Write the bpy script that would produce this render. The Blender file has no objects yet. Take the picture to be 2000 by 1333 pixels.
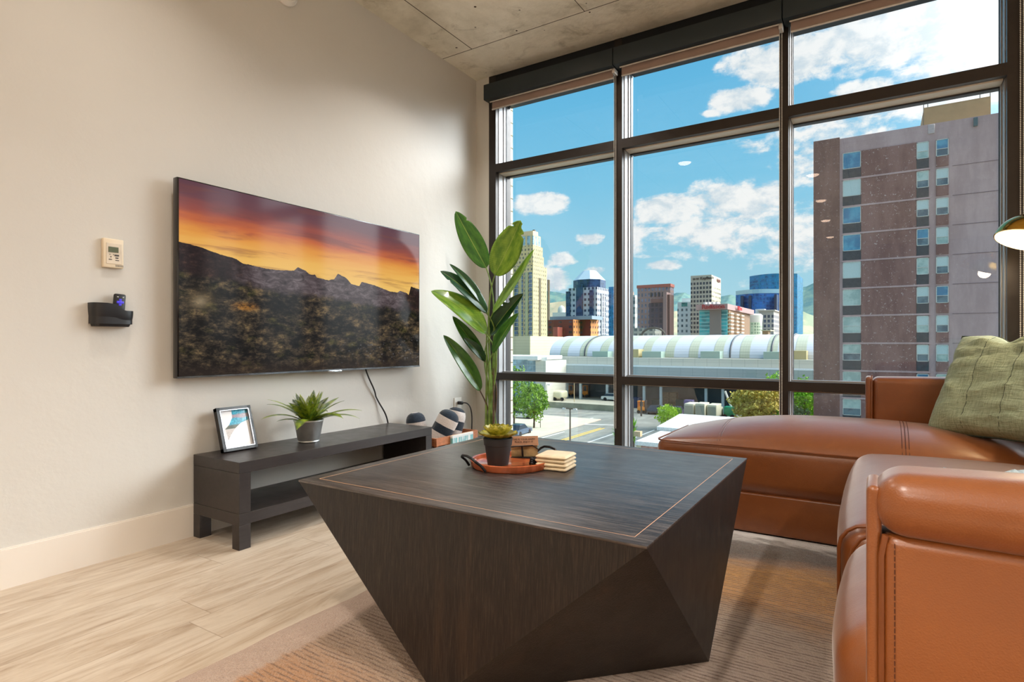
import bpy, bmesh, math, random
from mathutils import Vector, Matrix, Euler
from mathutils.bvhtree import BVHTree
from math import sin, cos, pi, radians as R
random.seed(7)
sc = bpy.context.scene
C = sc.collection

# ------------------------------------------------------------------ camera, exposure, sky, sun, ceiling lamps
FPX = 1132.0
YAW = math.atan(712 / FPX)
CY0 = 672.5
H = 0.8603                                     # lens height above the floor
cd = bpy.data.cameras.new('camera'); cam = bpy.data.objects.new('camera', cd); C.objects.link(cam)
cd.sensor_width = 36; cd.lens = FPX * 36 / 2000
cd.shift_y = (CY0 - 666.5) / 2000
cd.clip_start = 0.02; cd.clip_end = 20000
cam.location = (0, 0, H); cam.rotation_euler = (pi / 2, 0, YAW)
sc.camera = cam
vs = sc.view_settings
sc.display_settings.display_device = 'sRGB'
vs.view_transform = 'Standard'; vs.look = 'None'; vs.gamma = 1; vs.use_curve_mapping = False
vs.exposure = 0.0
sc.cycles.use_denoising = True
sc.cycles.max_bounces = 10; sc.cycles.diffuse_bounces = 5; sc.cycles.glossy_bounces = 4
sc.cycles.transparent_max_bounces = 12; sc.cycles.sample_clamp_indirect = 6
sc.cycles.caustics_reflective = False; sc.cycles.caustics_refractive = False

SN, CN = math.sin(YAW), math.cos(YAW)
def ray(px, py):
    u = (px - 1000) / FPX; v = (CY0 - py) / FPX
    return u * CN - SN, u * SN + CN, v
def onY(px, py, Y):                            # point on the plane y = Y
    d = ray(px, py); t = Y / d[1]; return Vector((d[0] * t, Y, d[2] * t + H))
def onZ(px, py, Z):
    d = ray(px, py); t = (Z - H) / d[2]; return Vector((d[0] * t, d[1] * t, Z))
def xat(px, Y):
    d = ray(px, 600); return d[0] / d[1] * Y
def zat(px, py, Y): return onY(px, py, Y).z

def lin(r, g=None, b=None):
    if g is None: r, g, b = r
    f = lambda c: (c / 255 / 12.92) if c / 255 <= .04045 else ((c / 255 + .055) / 1.055) ** 2.4
    return (f(r), f(g), f(b), 1)

class NT:
    """small helper for writing node trees"""
    def __init__(s, tree): s.t = tree; s.n = tree.nodes; s.l = tree.links
    def put(s, sock, v):
        if hasattr(v, 'is_output') or isinstance(v, bpy.types.NodeSocket): s.l.new(v, sock)
        elif isinstance(v, (tuple, list)):
            k = len(sock.default_value) if hasattr(sock.default_value, '__len__') else 1
            sock.default_value = tuple(v)[:k] if k > 1 else v[0]
        else:
            if hasattr(sock.default_value, '__len__'): sock.default_value = [v] * len(sock.default_value)
            else: sock.default_value = v
    def m(s, op, a, b=None, c=None, clamp=False):
        n = s.n.new('ShaderNodeMath'); n.operation = op; n.use_clamp = clamp
        s.put(n.inputs[0], a)
        if b is not None: s.put(n.inputs[1], b)
        if c is not None: s.put(n.inputs[2], c)
        return n.outputs[0]
    def mix(s, f, a, b, bt='MIX'):
        n = s.n.new('ShaderNodeMix'); n.data_type = 'RGBA'; n.blend_type = bt; n.clamp_factor = True
        s.put(n.inputs[0], f); s.put(n.inputs[6], a); s.put(n.inputs[7], b); return n.outputs[2]
    def rng(s, v, a, b, c=0, d=1, smooth=True):
        n = s.n.new('ShaderNodeMapRange'); n.interpolation_type = 'SMOOTHSTEP' if smooth else 'LINEAR'
        s.put(n.inputs[0], v); s.put(n.inputs[1], a); s.put(n.inputs[2], b); s.put(n.inputs[3], c); s.put(n.inputs[4], d)
        return n.outputs[0]
    def noise(s, vec=None, scale=5, det=4, rough=.55, dist=0):
        n = s.n.new('ShaderNodeTexNoise'); n.inputs['Scale'].default_value = scale
        n.inputs['Detail'].default_value = det; n.inputs['Roughness'].default_value = rough
        n.inputs['Distortion'].default_value = dist
        if vec is not None: s.l.new(vec, n.inputs['Vector'])
        return n.outputs['Fac']
    def vor(s, vec, scale=5, feat='F1', out='Distance', rnd=1):
        n = s.n.new('ShaderNodeTexVoronoi'); n.feature = feat; n.inputs['Scale'].default_value = scale
        n.inputs['Randomness'].default_value = rnd
        s.l.new(vec, n.inputs['Vector']); return n.outputs[out]
    def ramp(s, f, stops, interp='LINEAR'):
        n = s.n.new('ShaderNodeValToRGB'); r = n.color_ramp; r.interpolation = interp
        while len(r.elements) > 1: r.elements.remove(r.elements[-1])
        r.elements[0].position = stops[0][0]
        def col(c): return (c, c, c, 1) if not isinstance(c, (tuple, list)) else (tuple(c) + (1,))[:4]
        r.elements[0].color = col(stops[0][1])
        for p, c in stops[1:]: e = r.elements.new(p); e.color = col(c)
        s.put(n.inputs[0], f); return n.outputs[0]
    def coord(s, w='Object'): return s.n.new('ShaderNodeTexCoord').outputs[w]
    def sep(s, v):
        n = s.n.new('ShaderNodeSeparateXYZ'); s.l.new(v, n.inputs[0]); return n.outputs
    def comb(s, x, y, z=0):
        n = s.n.new('ShaderNodeCombineXYZ'); s.put(n.inputs[0], x); s.put(n.inputs[1], y); s.put(n.inputs[2], z); return n.outputs[0]
    def mapv(s, v, scale=(1, 1, 1), loc=(0, 0, 0), rot=(0, 0, 0)):
        n = s.n.new('ShaderNodeMapping'); s.l.new(v, n.inputs[0]); n.inputs['Scale'].default_value = scale
        n.inputs['Location'].default_value = loc; n.inputs['Rotation'].default_value = rot; return n.outputs[0]
    def bump(s, h, st=.2, d=.01):
        n = s.n.new('ShaderNodeBump'); n.inputs['Strength'].default_value = st; n.inputs['Distance'].default_value = d
        s.l.new(h, n.inputs['Height']); return n.outputs[0]

# --- sky: blue, paler to the horizon, with cumulus and high cloud at their bearings; bright haze round the sun
SUN = Vector((.60, .07, .80)).normalized()
w = bpy.data.worlds.new('sky'); sc.world = w; w.use_nodes = True
t = NT(w.node_tree); t.n.clear()
bg = t.n.new('ShaderNodeBackground'); wo = t.n.new('ShaderNodeOutputWorld'); t.l.new(bg.outputs[0], wo.inputs[0])
g = t.coord('Generated'); x, y, z = t.sep(g)
az = t.m('ARCTAN2', x, y); el = t.m('ARCSINE', t.m('MINIMUM', t.m('MAXIMUM', z, -1), 1))
base = t.ramp(t.m('MULTIPLY', el, 1 / 1.2, clamp=True), [(0, lin(196, 230, 240)), (.08, lin(170, 220, 238)), (.22, lin(130, 206, 240)), (.42, lin(92, 184, 234)), (1, lin(76, 164, 224))])
uv = t.comb(az, t.m('MULTIPLY', el, 1.5), 0)
n1 = t.noise(t.mapv(uv, (1, 1, 1)), 24, 8, .62, .2)
n2 = t.noise(t.mapv(uv, (1.0, 1.8, 1), rot=(0, 0, .35)), 9, 7, .62, .5)
def azel(px, py):
    d = ray(px, py); L = math.sqrt(sum(q * q for q in d)); return math.atan2(d[0], d[1]), math.asin(d[2] / L)
cl = 0.0
blobs = [  # px, py, half width, half height, density
 (1300, 408, 78, 34, 1.15), (1055, 400, 62, 28, 1.1), (1440, 395, 140, 62, .95), (1400, 460, 190, 55, .8), (1560, 470, 150, 90, .7), (1245, 455, 40, 45, .5),
 (1150, 467, 34, 17, 1.0), (1297, 519, 40, 14, 1.05), (1095, 507, 34, 20, .9), (1075, 545, 44, 30, 1.1), (1163, 530, 26, 12, .85),
 (1440, 195, 75, 34, .95), (1390, 220, 30, 10, .7), (1560, 110, 190, 60, 1.15), (1750, 60, 230, 85, 1.3), (1900, 80, 160, 120, 1.2), (1690, 175, 80, 26, .95),
 (1620, 260, 160, 60, .75), (1780, 200, 200, 50, .7), (1560, 330, 90, 60, .6), (1470, 290, 70, 26, .45), (1880, 150, 200, 90, 1.0), (1290, 500, 60, 6, .5)]
for px, py, hw, hh, den in blobs:
    a0, e0 = azel(px, py); a1, _ = azel(px + hw, py); _, e1 = azel(px, py - hh)
    dx = t.m('DIVIDE', t.m('SUBTRACT', az, a0), abs(a1 - a0)); dy = t.m('DIVIDE', t.m('SUBTRACT', el, e0), abs(e1 - e0))
    r2 = t.m('ADD', t.m('MULTIPLY', dx, dx), t.m('MULTIPLY', dy, dy))
    bl = t.m('MULTIPLY', t.m('SUBTRACT', 1.25, r2, clamp=False), den)
    cl = t.m('MAXIMUM', bl, cl) if cl != 0.0 else t.m('MAXIMUM', bl, 0.0)
far = t.rng(t.m('ABSOLUTE', t.m('SUBTRACT', az, azel(1500, 300)[0])), .45, .75, 0, .45)     # scattered cloud elsewhere
cl = t.m('MAXIMUM', cl, far)
nn = t.m('ADD', t.m('MULTIPLY', n1, 1.2), t.m('MULTIPLY', n2, 1.0))
mask = t.rng(t.m('ADD', t.m('MULTIPLY', cl, .62), t.m('SUBTRACT', nn, 1.1)), .22, .58)
ccol = t.mix(t.rng(n1, .36, .60), lin(214, 228, 238), (1.0, 1.0, 1.0, 1))
sky = t.mix(mask, base, ccol)
dv = t.n.new('ShaderNodeVectorMath'); dv.operation = 'DOT_PRODUCT'; t.l.new(g, dv.inputs[0]); dv.inputs[1].default_value = SUN
glow = t.m('POWER', t.m('MAXIMUM', dv.outputs['Value'], 0.0), 5.0)
sky = t.mix(1.0, sky, t.comb(t.m('MULTIPLY', glow, 1.6), t.m('MULTIPLY', glow, 1.6), t.m('MULTIPLY', glow, 1.5)), 'ADD')
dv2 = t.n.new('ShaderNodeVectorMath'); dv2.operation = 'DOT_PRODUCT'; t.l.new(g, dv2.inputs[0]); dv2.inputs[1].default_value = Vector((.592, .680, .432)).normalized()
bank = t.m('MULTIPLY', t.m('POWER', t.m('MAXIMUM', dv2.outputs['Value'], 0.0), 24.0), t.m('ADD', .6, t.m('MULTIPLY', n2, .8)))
sky = t.mix(1.0, sky, t.comb(t.m('MULTIPLY', bank, 27.0), t.m('MULTIPLY', bank, 27.3), t.m('MULTIPLY', bank, 27.6)), 'ADD')      # bright patch added to the unseen sky on the right, lights the left wall
low = t.rng(z, -.02, 0.0)
sky = t.mix(low, lin(150, 150, 145), sky)
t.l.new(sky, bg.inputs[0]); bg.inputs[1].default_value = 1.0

sd = bpy.data.lights.new('sun', 'SUN'); so = bpy.data.objects.new('sun', sd); C.objects.link(so)
sd.energy = 2.7; sd.angle = R(.6); sd.color = (1, .95, .86)
so.rotation_euler = (-SUN).to_track_quat('-Z', 'Y').to_euler()

WX0, WX1, WY0, WY1, CZ = -2.6, 2.6, -6.4, 3.617, 2.881
DOWNLIGHTS = [(-1.80, 2.76), (-1.80, 1.07), (-.64, -.20), (-.66, -1.64), (-.70, -3.16), (-.74, -4.85), (1.90, 2.4), (1.90, .75), (1.90, -.9), (1.95, -2.6), (2.1, -4.3)]  # the sofa-side row is invented and out of view, added for bounce light
LAMPW = [11, 8, 24, 36, 41, 34, 27, 31, 40, 44, 34]
for i, (lx, ly) in enumerate(DOWNLIGHTS):
    ld = bpy.data.lights.new('downlight_lamp', 'AREA'); ld.shape = 'DISK'; ld.size = .14
    ld.energy = LAMPW[i]; ld.color = (1, .93, .84); ld.spread = R(125)
    lo = bpy.data.objects.new('downlight_lamp', ld); C.objects.link(lo); lo.location = (lx, ly, CZ - .037)
# daylight portal at the glazing (a sampling guide, it gives off nothing)
pd = bpy.data.lights.new('window_portal', 'AREA'); pd.shape = 'RECTANGLE'; pd.size = 5.1; pd.size_y = 2.7; pd.cycles.is_portal = True
po = bpy.data.objects.new('window_portal', pd); C.objects.link(po); po.location = (0, 3.84, 1.45); po.rotation_euler = (-pi / 2, 0, 0)

# ------------------------------------------------------------------ materials
MATS = {}
def mat(name, col, rough=.5, metal=0, var=.12, vscale=12, bump=0, bscale=60, spec=.5, coat=0, coatr=.1, emis=None, est=0, bvec=None, trans=0, stretch=(1, 1, 1), sheen=0, extra=None):
    if name in MATS: return MATS[name]
    m = bpy.data.materials.new(name); m.use_nodes = True; T = NT(m.node_tree)
    b = m.node_tree.nodes['Principled BSDF']
    c = lin(col) if max(col[:3]) > 1.0 else tuple(col[:3]) + (1,)
    co = T.mapv(T.coord(), stretch)
    nz = T.noise(co, vscale, 4, .6)
    dark = tuple(q * (1 - var) for q in c[:3]) + (1,); lite = tuple(min(1, q * (1 + var)) for q in c[:3]) + (1,)
    cc = T.mix(T.rng(nz, .3, .7), dark, lite)
    if extra: cc = extra(T, cc, co)
    T.put(b.inputs['Base Color'], cc)
    T.put(b.inputs['Roughness'], T.rng(nz, .25, .75, max(0, rough - .04), min(1, rough + .04)))
    b.inputs['Metallic'].default_value = metal
    b.inputs['Specular IOR Level'].default_value = spec
    b.inputs['Coat Weight'].default_value = coat; b.inputs['Coat Roughness'].default_value = coatr
    if sheen: b.inputs['Sheen Weight'].default_value = sheen; b.inputs['Sheen Roughness'].default_value = .32
    if emis is not None:
        T.put(b.inputs['Emission Color'], lin(emis)); b.inputs['Emission Strength'].default_value = est
    if trans: b.inputs['Transmission Weight'].default_value = trans
    if bump: T.l.new(T.bump(T.noise(T.mapv(co, bvec) if bvec else co, bscale, 5, .6), bump, .01 if not bvec else .002), b.inputs['Normal'])
    MATS[name] = m; return m

# ------------------------------------------------------------------ mesh helpers
class MB:
    def __init__(s): s.v = []; s.f = []; s.sm = []
    def add(s, vs, fs, smooth=False):
        o = len(s.v); s.v += [tuple(q) for q in vs]; s.f += [tuple(i + o for i in f) for f in fs]; s.sm += [smooth] * len(fs); return s
    def box(s, x0, x1, y0, y1, z0, z1):
        x0, x1 = min(x0, x1), max(x0, x1); y0, y1 = min(y0, y1), max(y0, y1); z0, z1 = min(z0, z1), max(z0, z1)
        return s.add([(x0, y0, z0), (x1, y0, z0), (x1, y1, z0), (x0, y1, z0), (x0, y0, z1), (x1, y0, z1), (x1, y1, z1), (x0, y1, z1)],
                     [(0, 3, 2, 1), (4, 5, 6, 7), (0, 1, 5, 4), (1, 2, 6, 5), (2, 3, 7, 6), (3, 0, 4, 7)])
    def rbox(s, x0, x1, y0, y1, z0, z1, r, seg=3):
        bm = bmesh.new(); bmesh.ops.create_cube(bm, size=1)
        for v in bm.verts: v.co = Vector((x0 + (v.co.x + .5) * (x1 - x0), y0 + (v.co.y + .5) * (y1 - y0), z0 + (v.co.z + .5) * (z1 - z0)))
        bmesh.ops.bevel(bm, geom=list(bm.edges), offset=r, segments=seg, affect='EDGES', profile=.5)
        bm.verts.index_update()
        s.add([v.co[:] for v in bm.verts], [[v.index for v in f.verts] for f in bm.faces], True); bm.free(); return s
    def tube(s, pts, r, n=8, caps=True, rs=None):
        pts = [Vector(p) for p in pts]; vs = []; up = None
        for i, p in enumerate(pts):
            d = (pts[min(i + 1, len(pts) - 1)] - pts[max(i - 1, 0)]).normalized()
            if up is None: up = d.orthogonal().normalized()
            a = (up - d * up.dot(d)); a = a.normalized() if a.length > 1e-6 else d.orthogonal().normalized(); up = a; b = d.cross(a)
            rr = rs[i] if rs else r
            vs += [p + (a * cos(2 * pi * k / n) + b * sin(2 * pi * k / n)) * rr for k in range(n)]
        fs = [(i * n + k, i * n + (k + 1) % n, (i + 1) * n + (k + 1) % n, (i + 1) * n + k) for i in range(len(pts) - 1) for k in range(n)]
        if caps: fs += [tuple(range(n - 1, -1, -1)), tuple((len(pts) - 1) * n + k for k in range(n))]
        return s.add(vs, fs, True)
    def lathe(s, prof, c=(0, 0, 0), n=32, M=None):
        vs = []; fs = []
        for r, z in prof:
            for k in range(n):
                v = Vector((r * cos(2 * pi * k / n), r * sin(2 * pi * k / n), z))
                if M: v = M @ v
                vs.append(v + Vector(c))
        for i in range(len(prof) - 1):
            for k in range(n): fs.append((i * n + k, i * n + (k + 1) % n, (i + 1) * n + (k + 1) % n, (i + 1) * n + k))
        return s.add(vs, fs, True)
    def disc(s, c, r, n=32, up=1):
        vs = [(c[0] + r * cos(2 * pi * k / n), c[1] + r * sin(2 * pi * k / n), c[2]) for k in range(n)]
        return s.add(vs, [tuple(range(n)) if up > 0 else tuple(range(n - 1, -1, -1))])
    def prism(s, poly, z0, z1):
        n = len(poly); vs = [(p[0], p[1], z0) for p in poly] + [(p[0], p[1], z1) for p in poly]
        return s.add(vs, [tuple(range(n - 1, -1, -1)), tuple(range(n, 2 * n))] + [(i, (i + 1) % n, n + (i + 1) % n, n + i) for i in range(n)])
    def build(s, name, m, parent=None, loc=None, smooth_angle=True):
        me = bpy.data.meshes.new(name); me.from_pydata(s.v, [], s.f); me.update()
        bm = bmesh.new(); bm.from_mesh(me); bmesh.ops.recalc_face_normals(bm, faces=bm.faces) ; bm.to_mesh(me); bm.free()
        for p, q in zip(me.polygons, s.sm): p.use_smooth = q
        if any(s.sm): 
            try: me.set_sharp_from_angle(angle=R(40))
            except Exception: pass
        if m: me.materials.append(m)
        o = bpy.data.objects.new(name, me); C.objects.link(o)
        if parent:
            o.parent = parent
            if loc is None: o.matrix_parent_inverse = Matrix.Translation(-parent.location)   # vertices are given in world metres
        if loc is not None: o.location = loc
        return o
def tag(o, label, cat, group=None, kind=None):
    o['label'] = label; o['category'] = cat
    if group: o['group'] = group
    if kind: o['kind'] = kind
    return o
def thing(name, loc, label, cat, group=None, kind=None):
    o = bpy.data.objects.new(name, None); C.objects.link(o); o.location = loc; o.empty_display_size = .05
    return tag(o, label, cat, group, kind)
def struct(name, mb, m, parent=None):
    o = mb.build(name, m, parent)
    if parent is None: o['kind'] = 'structure'
    return o
def B(*a): return MB().box(*a)
def bez(p0, p1, p2, p3, n=12):
    p0, p1, p2, p3 = map(Vector, (p0, p1, p2, p3))
    return [p0 * (1 - t) ** 3 + 3 * p1 * t * (1 - t) ** 2 + 3 * p2 * t * t * (1 - t) + p3 * t ** 3 for t in [i / n for i in range(n + 1)]]
def cushion(x0, x1, y0, y1, z0, z1, r, n=(24, 16, 8), bulge=(0, 0, 0), noise=0, seed=0, rxy=None):
    """rounded upholstered block whose faces puff outward by bulge"""
    from mathutils import noise as mn
    mb = MB(); nx, ny, nz = n
    def ax(lo, hi, k):
        r_ = min(r, (hi - lo) / 2 - 1e-4)
        pts = [lo + r_ * (1 - math.cos(a * pi / 2 / 4)) if False else lo + r_ * a / 4 for a in range(4)]
        mid = [lo + r_ + (hi - lo - 2 * r_) * a / k for a in range(k + 1)]
        return pts + mid + [hi - r_ * a / 4 for a in (3, 2, 1, 0)]
    X, Y, Z = ax(x0, x1, nx), ax(y0, y1, ny), ax(z0, z1, nz)
    idx = {}; vs = []
    cx, cy, cz = (x0 + x1) / 2, (y0 + y1) / 2, (z0 + z1) / 2; hx, hy, hz = (x1 - x0) / 2, (y1 - y0) / 2, (z1 - z0) / 2
    def vert(i, j, k):
        key = (i, j, k)
        if key in idx: return idx[key]
        p = Vector((X[i], Y[j], Z[k]))
        q = Vector((min(max(p.x, x0 + r), x1 - r), min(max(p.y, y0 + r), y1 - r), min(max(p.z, z0 + min(r, hz)), z1 - min(r, hz))))
        d = p - q
        m_ = max(abs(d.x), abs(d.y), abs(d.z))
        if d.length > 1e-6: p = q + d.normalized() * min(r, hz) * (m_ / min(r, hz) if m_ < min(r, hz) else 1)
        u, v, w_ = (p.x - cx) / hx, (p.y - cy) / hy, (p.z - cz) / hz
        fu, fv, fw = max(0, 1 - abs(u) ** 2.5), max(0, 1 - abs(v) ** 2.5), max(0, 1 - abs(w_) ** 2.5)
        p += Vector((bulge[0] * fv * fw * u, bulge[1] * fu * fw * v, bulge[2] * fu * fv * w_))
        if noise:
            s_ = mn.noise(Vector((p.x * 7 + seed, p.y * 7, p.z * 7))) + .5 * mn.noise(Vector((p.x * 19, p.y * 19 + seed, p.z * 19)))
            p += (p - Vector((cx, cy, cz))).normalized() * noise * s_
        idx[key] = len(vs); vs.append(p); return idx[key]
    fs = []
    a, b, c = len(X) - 1, len(Y) - 1, len(Z) - 1
    for i in range(a):
        for j in range(b):
            for k in (0, c): fs.append((vert(i, j, k), vert(i + 1, j, k), vert(i + 1, j + 1, k), vert(i, j + 1, k)))
    for i in range(a):
        for k in range(c):
            for j in (0, b): fs.append((vert(i, j, k), vert(i + 1, j, k), vert(i + 1, j, k + 1), vert(i, j, k + 1)))
    for j in range(b):
        for k in range(c):
            for i in (0, a): fs.append((vert(i, j, k), vert(i, j + 1, k), vert(i, j + 1, k + 1), vert(i, j, k + 1)))
    mb.add(vs, fs, True); return mb
def txtmesh(name, cu):
    tmp = bpy.data.objects.new('tmp', cu); C.objects.link(tmp); dg = bpy.context.evaluated_depsgraph_get()
    me = bpy.data.meshes.new_from_object(tmp.evaluated_get(dg)); bpy.data.objects.remove(tmp)
    o = bpy.data.objects.new(name, me); C.objects.link(o); return o
def drape(mb, pts, down=Vector((0, 0, -1)), off=.001):
    tree = BVHTree.FromPolygons([Vector(v) for v in mb.v], mb.f)
    out = []
    for p in pts:
        p = Vector(p); hit = tree.ray_cast(p - down * .5, down, 2)
        if hit[0] is not None: out.append(hit[0] - down * off)
    return out

# ------------------------------------------------------------------ surface materials of the room
def x_wall(T, cc, co):
    return cc
M_wall = mat('painted_wall', (205, 202, 196), .55, var=.015, vscale=1.5, bump=.25, bscale=9)
M_trim = mat('painted_trim', (224, 216, 206), .35, var=.01, vscale=3)
def concrete(T, cc, co):
    a = T.noise(co, 1.1, 8, .65, .3); b = T.noise(co, 5, 8, .7, .6); c = T.noise(T.mapv(co, (1, 3, 1), rot=(0, 0, .6)), 2.2, 6, .7, 1.2)
    base = T.ramp(a, [(.30, lin(190, 183, 166)), (.45, lin(222, 216, 200)), (.55, lin(238, 233, 219)), (.72, lin(250, 246, 234))])
    base = T.mix(T.rng(b, .50, .80, 0, .75), base, lin(140, 130, 106)); base = T.mix(T.rng(c, .58, .78, 0, .5), base, lin(240, 234, 216))
    pit = T.rng(T.vor(co, 7, 'F1'), .045, .065, 1, 0); gate = T.rng(T.noise(co, 2.3, 3), .50, .56)
    base = T.mix(T.m('MULTIPLY', pit, gate), base, lin(58, 50, 40))
    sx, sy, sz = T.sep(co)
    def line(v, at, w=.004): return T.rng(T.m('ABSOLUTE', T.m('SUBTRACT', v, at)), w * .5, w, 1, 0)
    k = line(sy, 3.213); k = T.m('MAXIMUM', k, T.m('MULTIPLY', line(sx, -2.345), T.m('LESS_THAN', sy, 3.213)))
    k = T.m('MAXIMUM', k, T.m('MULTIPLY', line(sx, -1.50, .003), T.m('LESS_THAN', sy, 3.213))); k = T.m('MAXIMUM', k, line(sy, .80))
    k = T.m('MAXIMUM', k, T.m('MULTIPLY', line(sx, -.28, .003), T.m('LESS_THAN', sy, 3.213))); k = T.m('MAXIMUM', k, line(sy, -1.6))
    return T.mix(k, base, lin(74, 64, 50))
M_conc = mat('board_marked_concrete', (190, 180, 150), .85, var=.1, bump=.5, bscale=14, extra=concrete, spec=.2)
def planks(T, cc, co):
    sx, sy, sz = T.sep(co)
    row = T.m('FLOOR', T.m('DIVIDE', sx, .18))
    rr = T.m('FRACT', T.m('MULTIPLY', T.m('SINE', T.m('MULTIPLY', row, 12.9898)), 43758.5))
    yy = T.m('DIVIDE', T.m('ADD', sy, T.m('MULTIPLY', rr, 1.2)), 1.22)
    pid = T.m('ADD', T.m('MULTIPLY', row, 7.31), T.m('FLOOR', yy))
    pr_ = T.m('FRACT', T.m('MULTIPLY', T.m('SINE', T.m('MULTIPLY', pid, 78.233)), 4375.85))
    v = T.comb(T.m('ADD', T.m('MULTIPLY', sx, 5.5), T.m('MULTIPLY', pid, 3.7)), T.m('MULTIPLY', sy, .8), 0)
    gr = T.noise(v, 3.2, 9, .66, 1.1); g2 = T.noise(T.comb(T.m('MULTIPLY', sx, 30), T.m('ADD', T.m('MULTIPLY', sy, 1.5), pid), 0), 3, 4, .6)
    c = T.ramp(gr, [(.28, lin(144, 122, 100)), (.42, lin(176, 158, 138)), (.55, lin(193, 178, 160)), (.75, lin(206, 193, 176))])
    c = T.mix(T.rng(g2, .5, .8, 0, .28), c, lin(176, 154, 130))
    c = T.mix(T.m('MULTIPLY', pr_, .22), c, lin(186, 166, 142))
    fx = T.m('FRACT', T.m('DIVIDE', sx, .18)); fy = T.m('FRACT', yy)
    gap = T.m('MAXIMUM', T.rng(T.m('MINIMUM', fx, T.m('SUBTRACT', 1, fx)), .004, .010, .4, 0), T.rng(T.m('MINIMUM', fy, T.m('SUBTRACT', 1, fy)), .0008, .0018, .4, 0))
    return T.mix(gap, c, lin(110, 88, 66))
M_floor = mat('pale_oak_planks', (205, 185, 160), .42, var=.05, bump=.05, bscale=50, extra=planks, spec=.4)

# ------------------------------------------------------------------ room shell
struct('floor', B(WX0 - .2, WX1 + .2, WY0 - .2, 3.84, -.2, 0), M_floor)
struct('ceiling', B(WX0 - .2, WX1 + .2, WY0 - .2, 3.84, CZ, CZ + .3), M_conc)
struct('wall_left', B(WX0 - .2, WX0, WY0 - .2, 3.84, 0, CZ), M_wall)
struct('wall_right', B(WX1, WX1 + .2, WY0 - .2, 3.84, 0, CZ), M_wall)
struct('wall_back', B(WX0, WX1, WY0 - .2, WY0, 0, CZ), M_wall)
struct('wall_front', B(WX0, -2.481, 3.617, 3.84, 0, CZ), M_wall)
struct('baseboard_left', MB().box(WX0, WX0 + .014, WY0, 3.617, 0, .137).box(WX0, WX0 + .010, WY0, 3.617, .137, .142), M_trim)
struct('baseboard_front', B(WX0 + .014, -2.481, 3.603, 3.617, 0, .142), M_trim)
struct('baseboard_right', B(WX1 - .014, WX1, WY0, 3.617, 0, .142), M_trim)

# ------------------------------------------------------------------ window wall
M_frame = mat('dark_bronze_aluminium', (54, 49, 47), .34, .5, var=.06, vscale=30)
M_black = mat('black_aluminium', (26, 31, 36), .4, .4, var=.05)
M_reveal = mat('silver_aluminium', (168, 168, 170), .38, .35, var=.03)
M_cream = mat('cream_aluminium', (222, 212, 196), .45, .1, var=.03)
M_gasket = mat('rubber_gasket', (32, 34, 38), .5)
def glassmat():
    m = bpy.data.materials.new('window_glass'); m.use_nodes = True; T = NT(m.node_tree); T.n.clear()
    out = T.n.new('ShaderNodeOutputMaterial'); mx = T.n.new('ShaderNodeMixShader'); tr = T.n.new('ShaderNodeBsdfTransparent'); gl = T.n.new('ShaderNodeBsdfGlossy')
    fr = T.n.new('ShaderNodeLayerWeight'); fr.inputs[0].default_value = .5
    fac = T.m('ADD', .035, T.m('MULTIPLY', T.m('POWER', fr.outputs['Facing'], 5.0), .75))
    T.put(tr.inputs[0], T.mix(T.noise(T.coord(), .8, 2), (.955, .975, .975, 1), (.965, .98, .98, 1)))
    gl.inputs['Roughness'].default_value = 0.0; gl.inputs[0].default_value = (.9, .9, .9, 1)
    T.l.new(fac, mx.inputs[0]); T.l.new(tr.outputs[0], mx.inputs[1]); T.l.new(gl.outputs[0], mx.inputs[2]); T.l.new(mx.outputs[0], out.inputs[0]); return m
M_glass = glassmat()
win = bpy.data.objects.new('window_1', None); C.objects.link(win); win.location = (0, 3.7, 0); win['kind'] = 'structure'
COLS = [(-2.481, -2.42), (-1.472, -1.419), (-.471, -.423), (.53, .625), (1.57, 1.62), (2.545, 2.60)]
ZL = [(.0, .07), (.594, .647), (2.152, 2.213), (2.70, CZ)]
for a, b in COLS:
    fr = MB().box(a, b, 3.617, 3.655, 0, CZ).box(a + .006, b - .006, 3.655, 3.84, 0, CZ).build('mullion', M_frame, win)
    for s_, x_ in ((-1, a), (1, b)):
        if (a < -2.45 and s_ < 0) or (b > 2.58 and s_ > 0): continue
        x0, x1 = (x_ - .004, x_ + .0062) if s_ < 0 else (x_ - .0062, x_ + .004)
        MB().box(x0, x1, 3.656, 3.715, .07, 2.70).build('glazing_bead', M_reveal, fr)
        MB().box(x0 - (.006 if s_ < 0 else 0), x1 + (.006 if s_ > 0 else 0), 3.715, 3.745, .07, 2.70).build('glazing_bead', M_reveal, fr)
        MB().box(x0 - (.009 if s_ < 0 else 0), x1 + (.009 if s_ > 0 else 0), 3.745, 3.756, .07, 2.70).build('gasket', M_gasket, fr)
for (a, b), (c, d) in zip(COLS[:-1], COLS[1:]):
    for zi, (z0, z1) in enumerate(ZL):
        tr = MB().box(b, c, 3.617 if zi < 3 else 3.62, 3.655, z0, z1).box(b, c, 3.655, 3.84, z0 + .004, z1 - .004 if zi < 3 else z1).build('transom', M_black if zi == 3 else M_frame, win)
        if zi in (1, 2):
            MB().box(b + .008, c - .008, 3.66, 3.742, z0 - .006, z0 + .005).build('glazing_bead', M_cream, tr)
            MB().box(b + .008, c - .008, 3.742, 3.756, z0 - .014, z0 + .005).build('gasket', M_gasket, tr)
            MB().box(b + .008, c - .008, 3.70, 3.75, z1 - .005, z1 + .006).build('glazing_bead', M_reveal, tr)
        if zi < 3:
            zn = ZL[zi + 1][0]
            MB().box(b + .004, c - .004, 3.762, 3.7635, z1 - .004, zn + .004).build('pane', M_glass, win)

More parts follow.
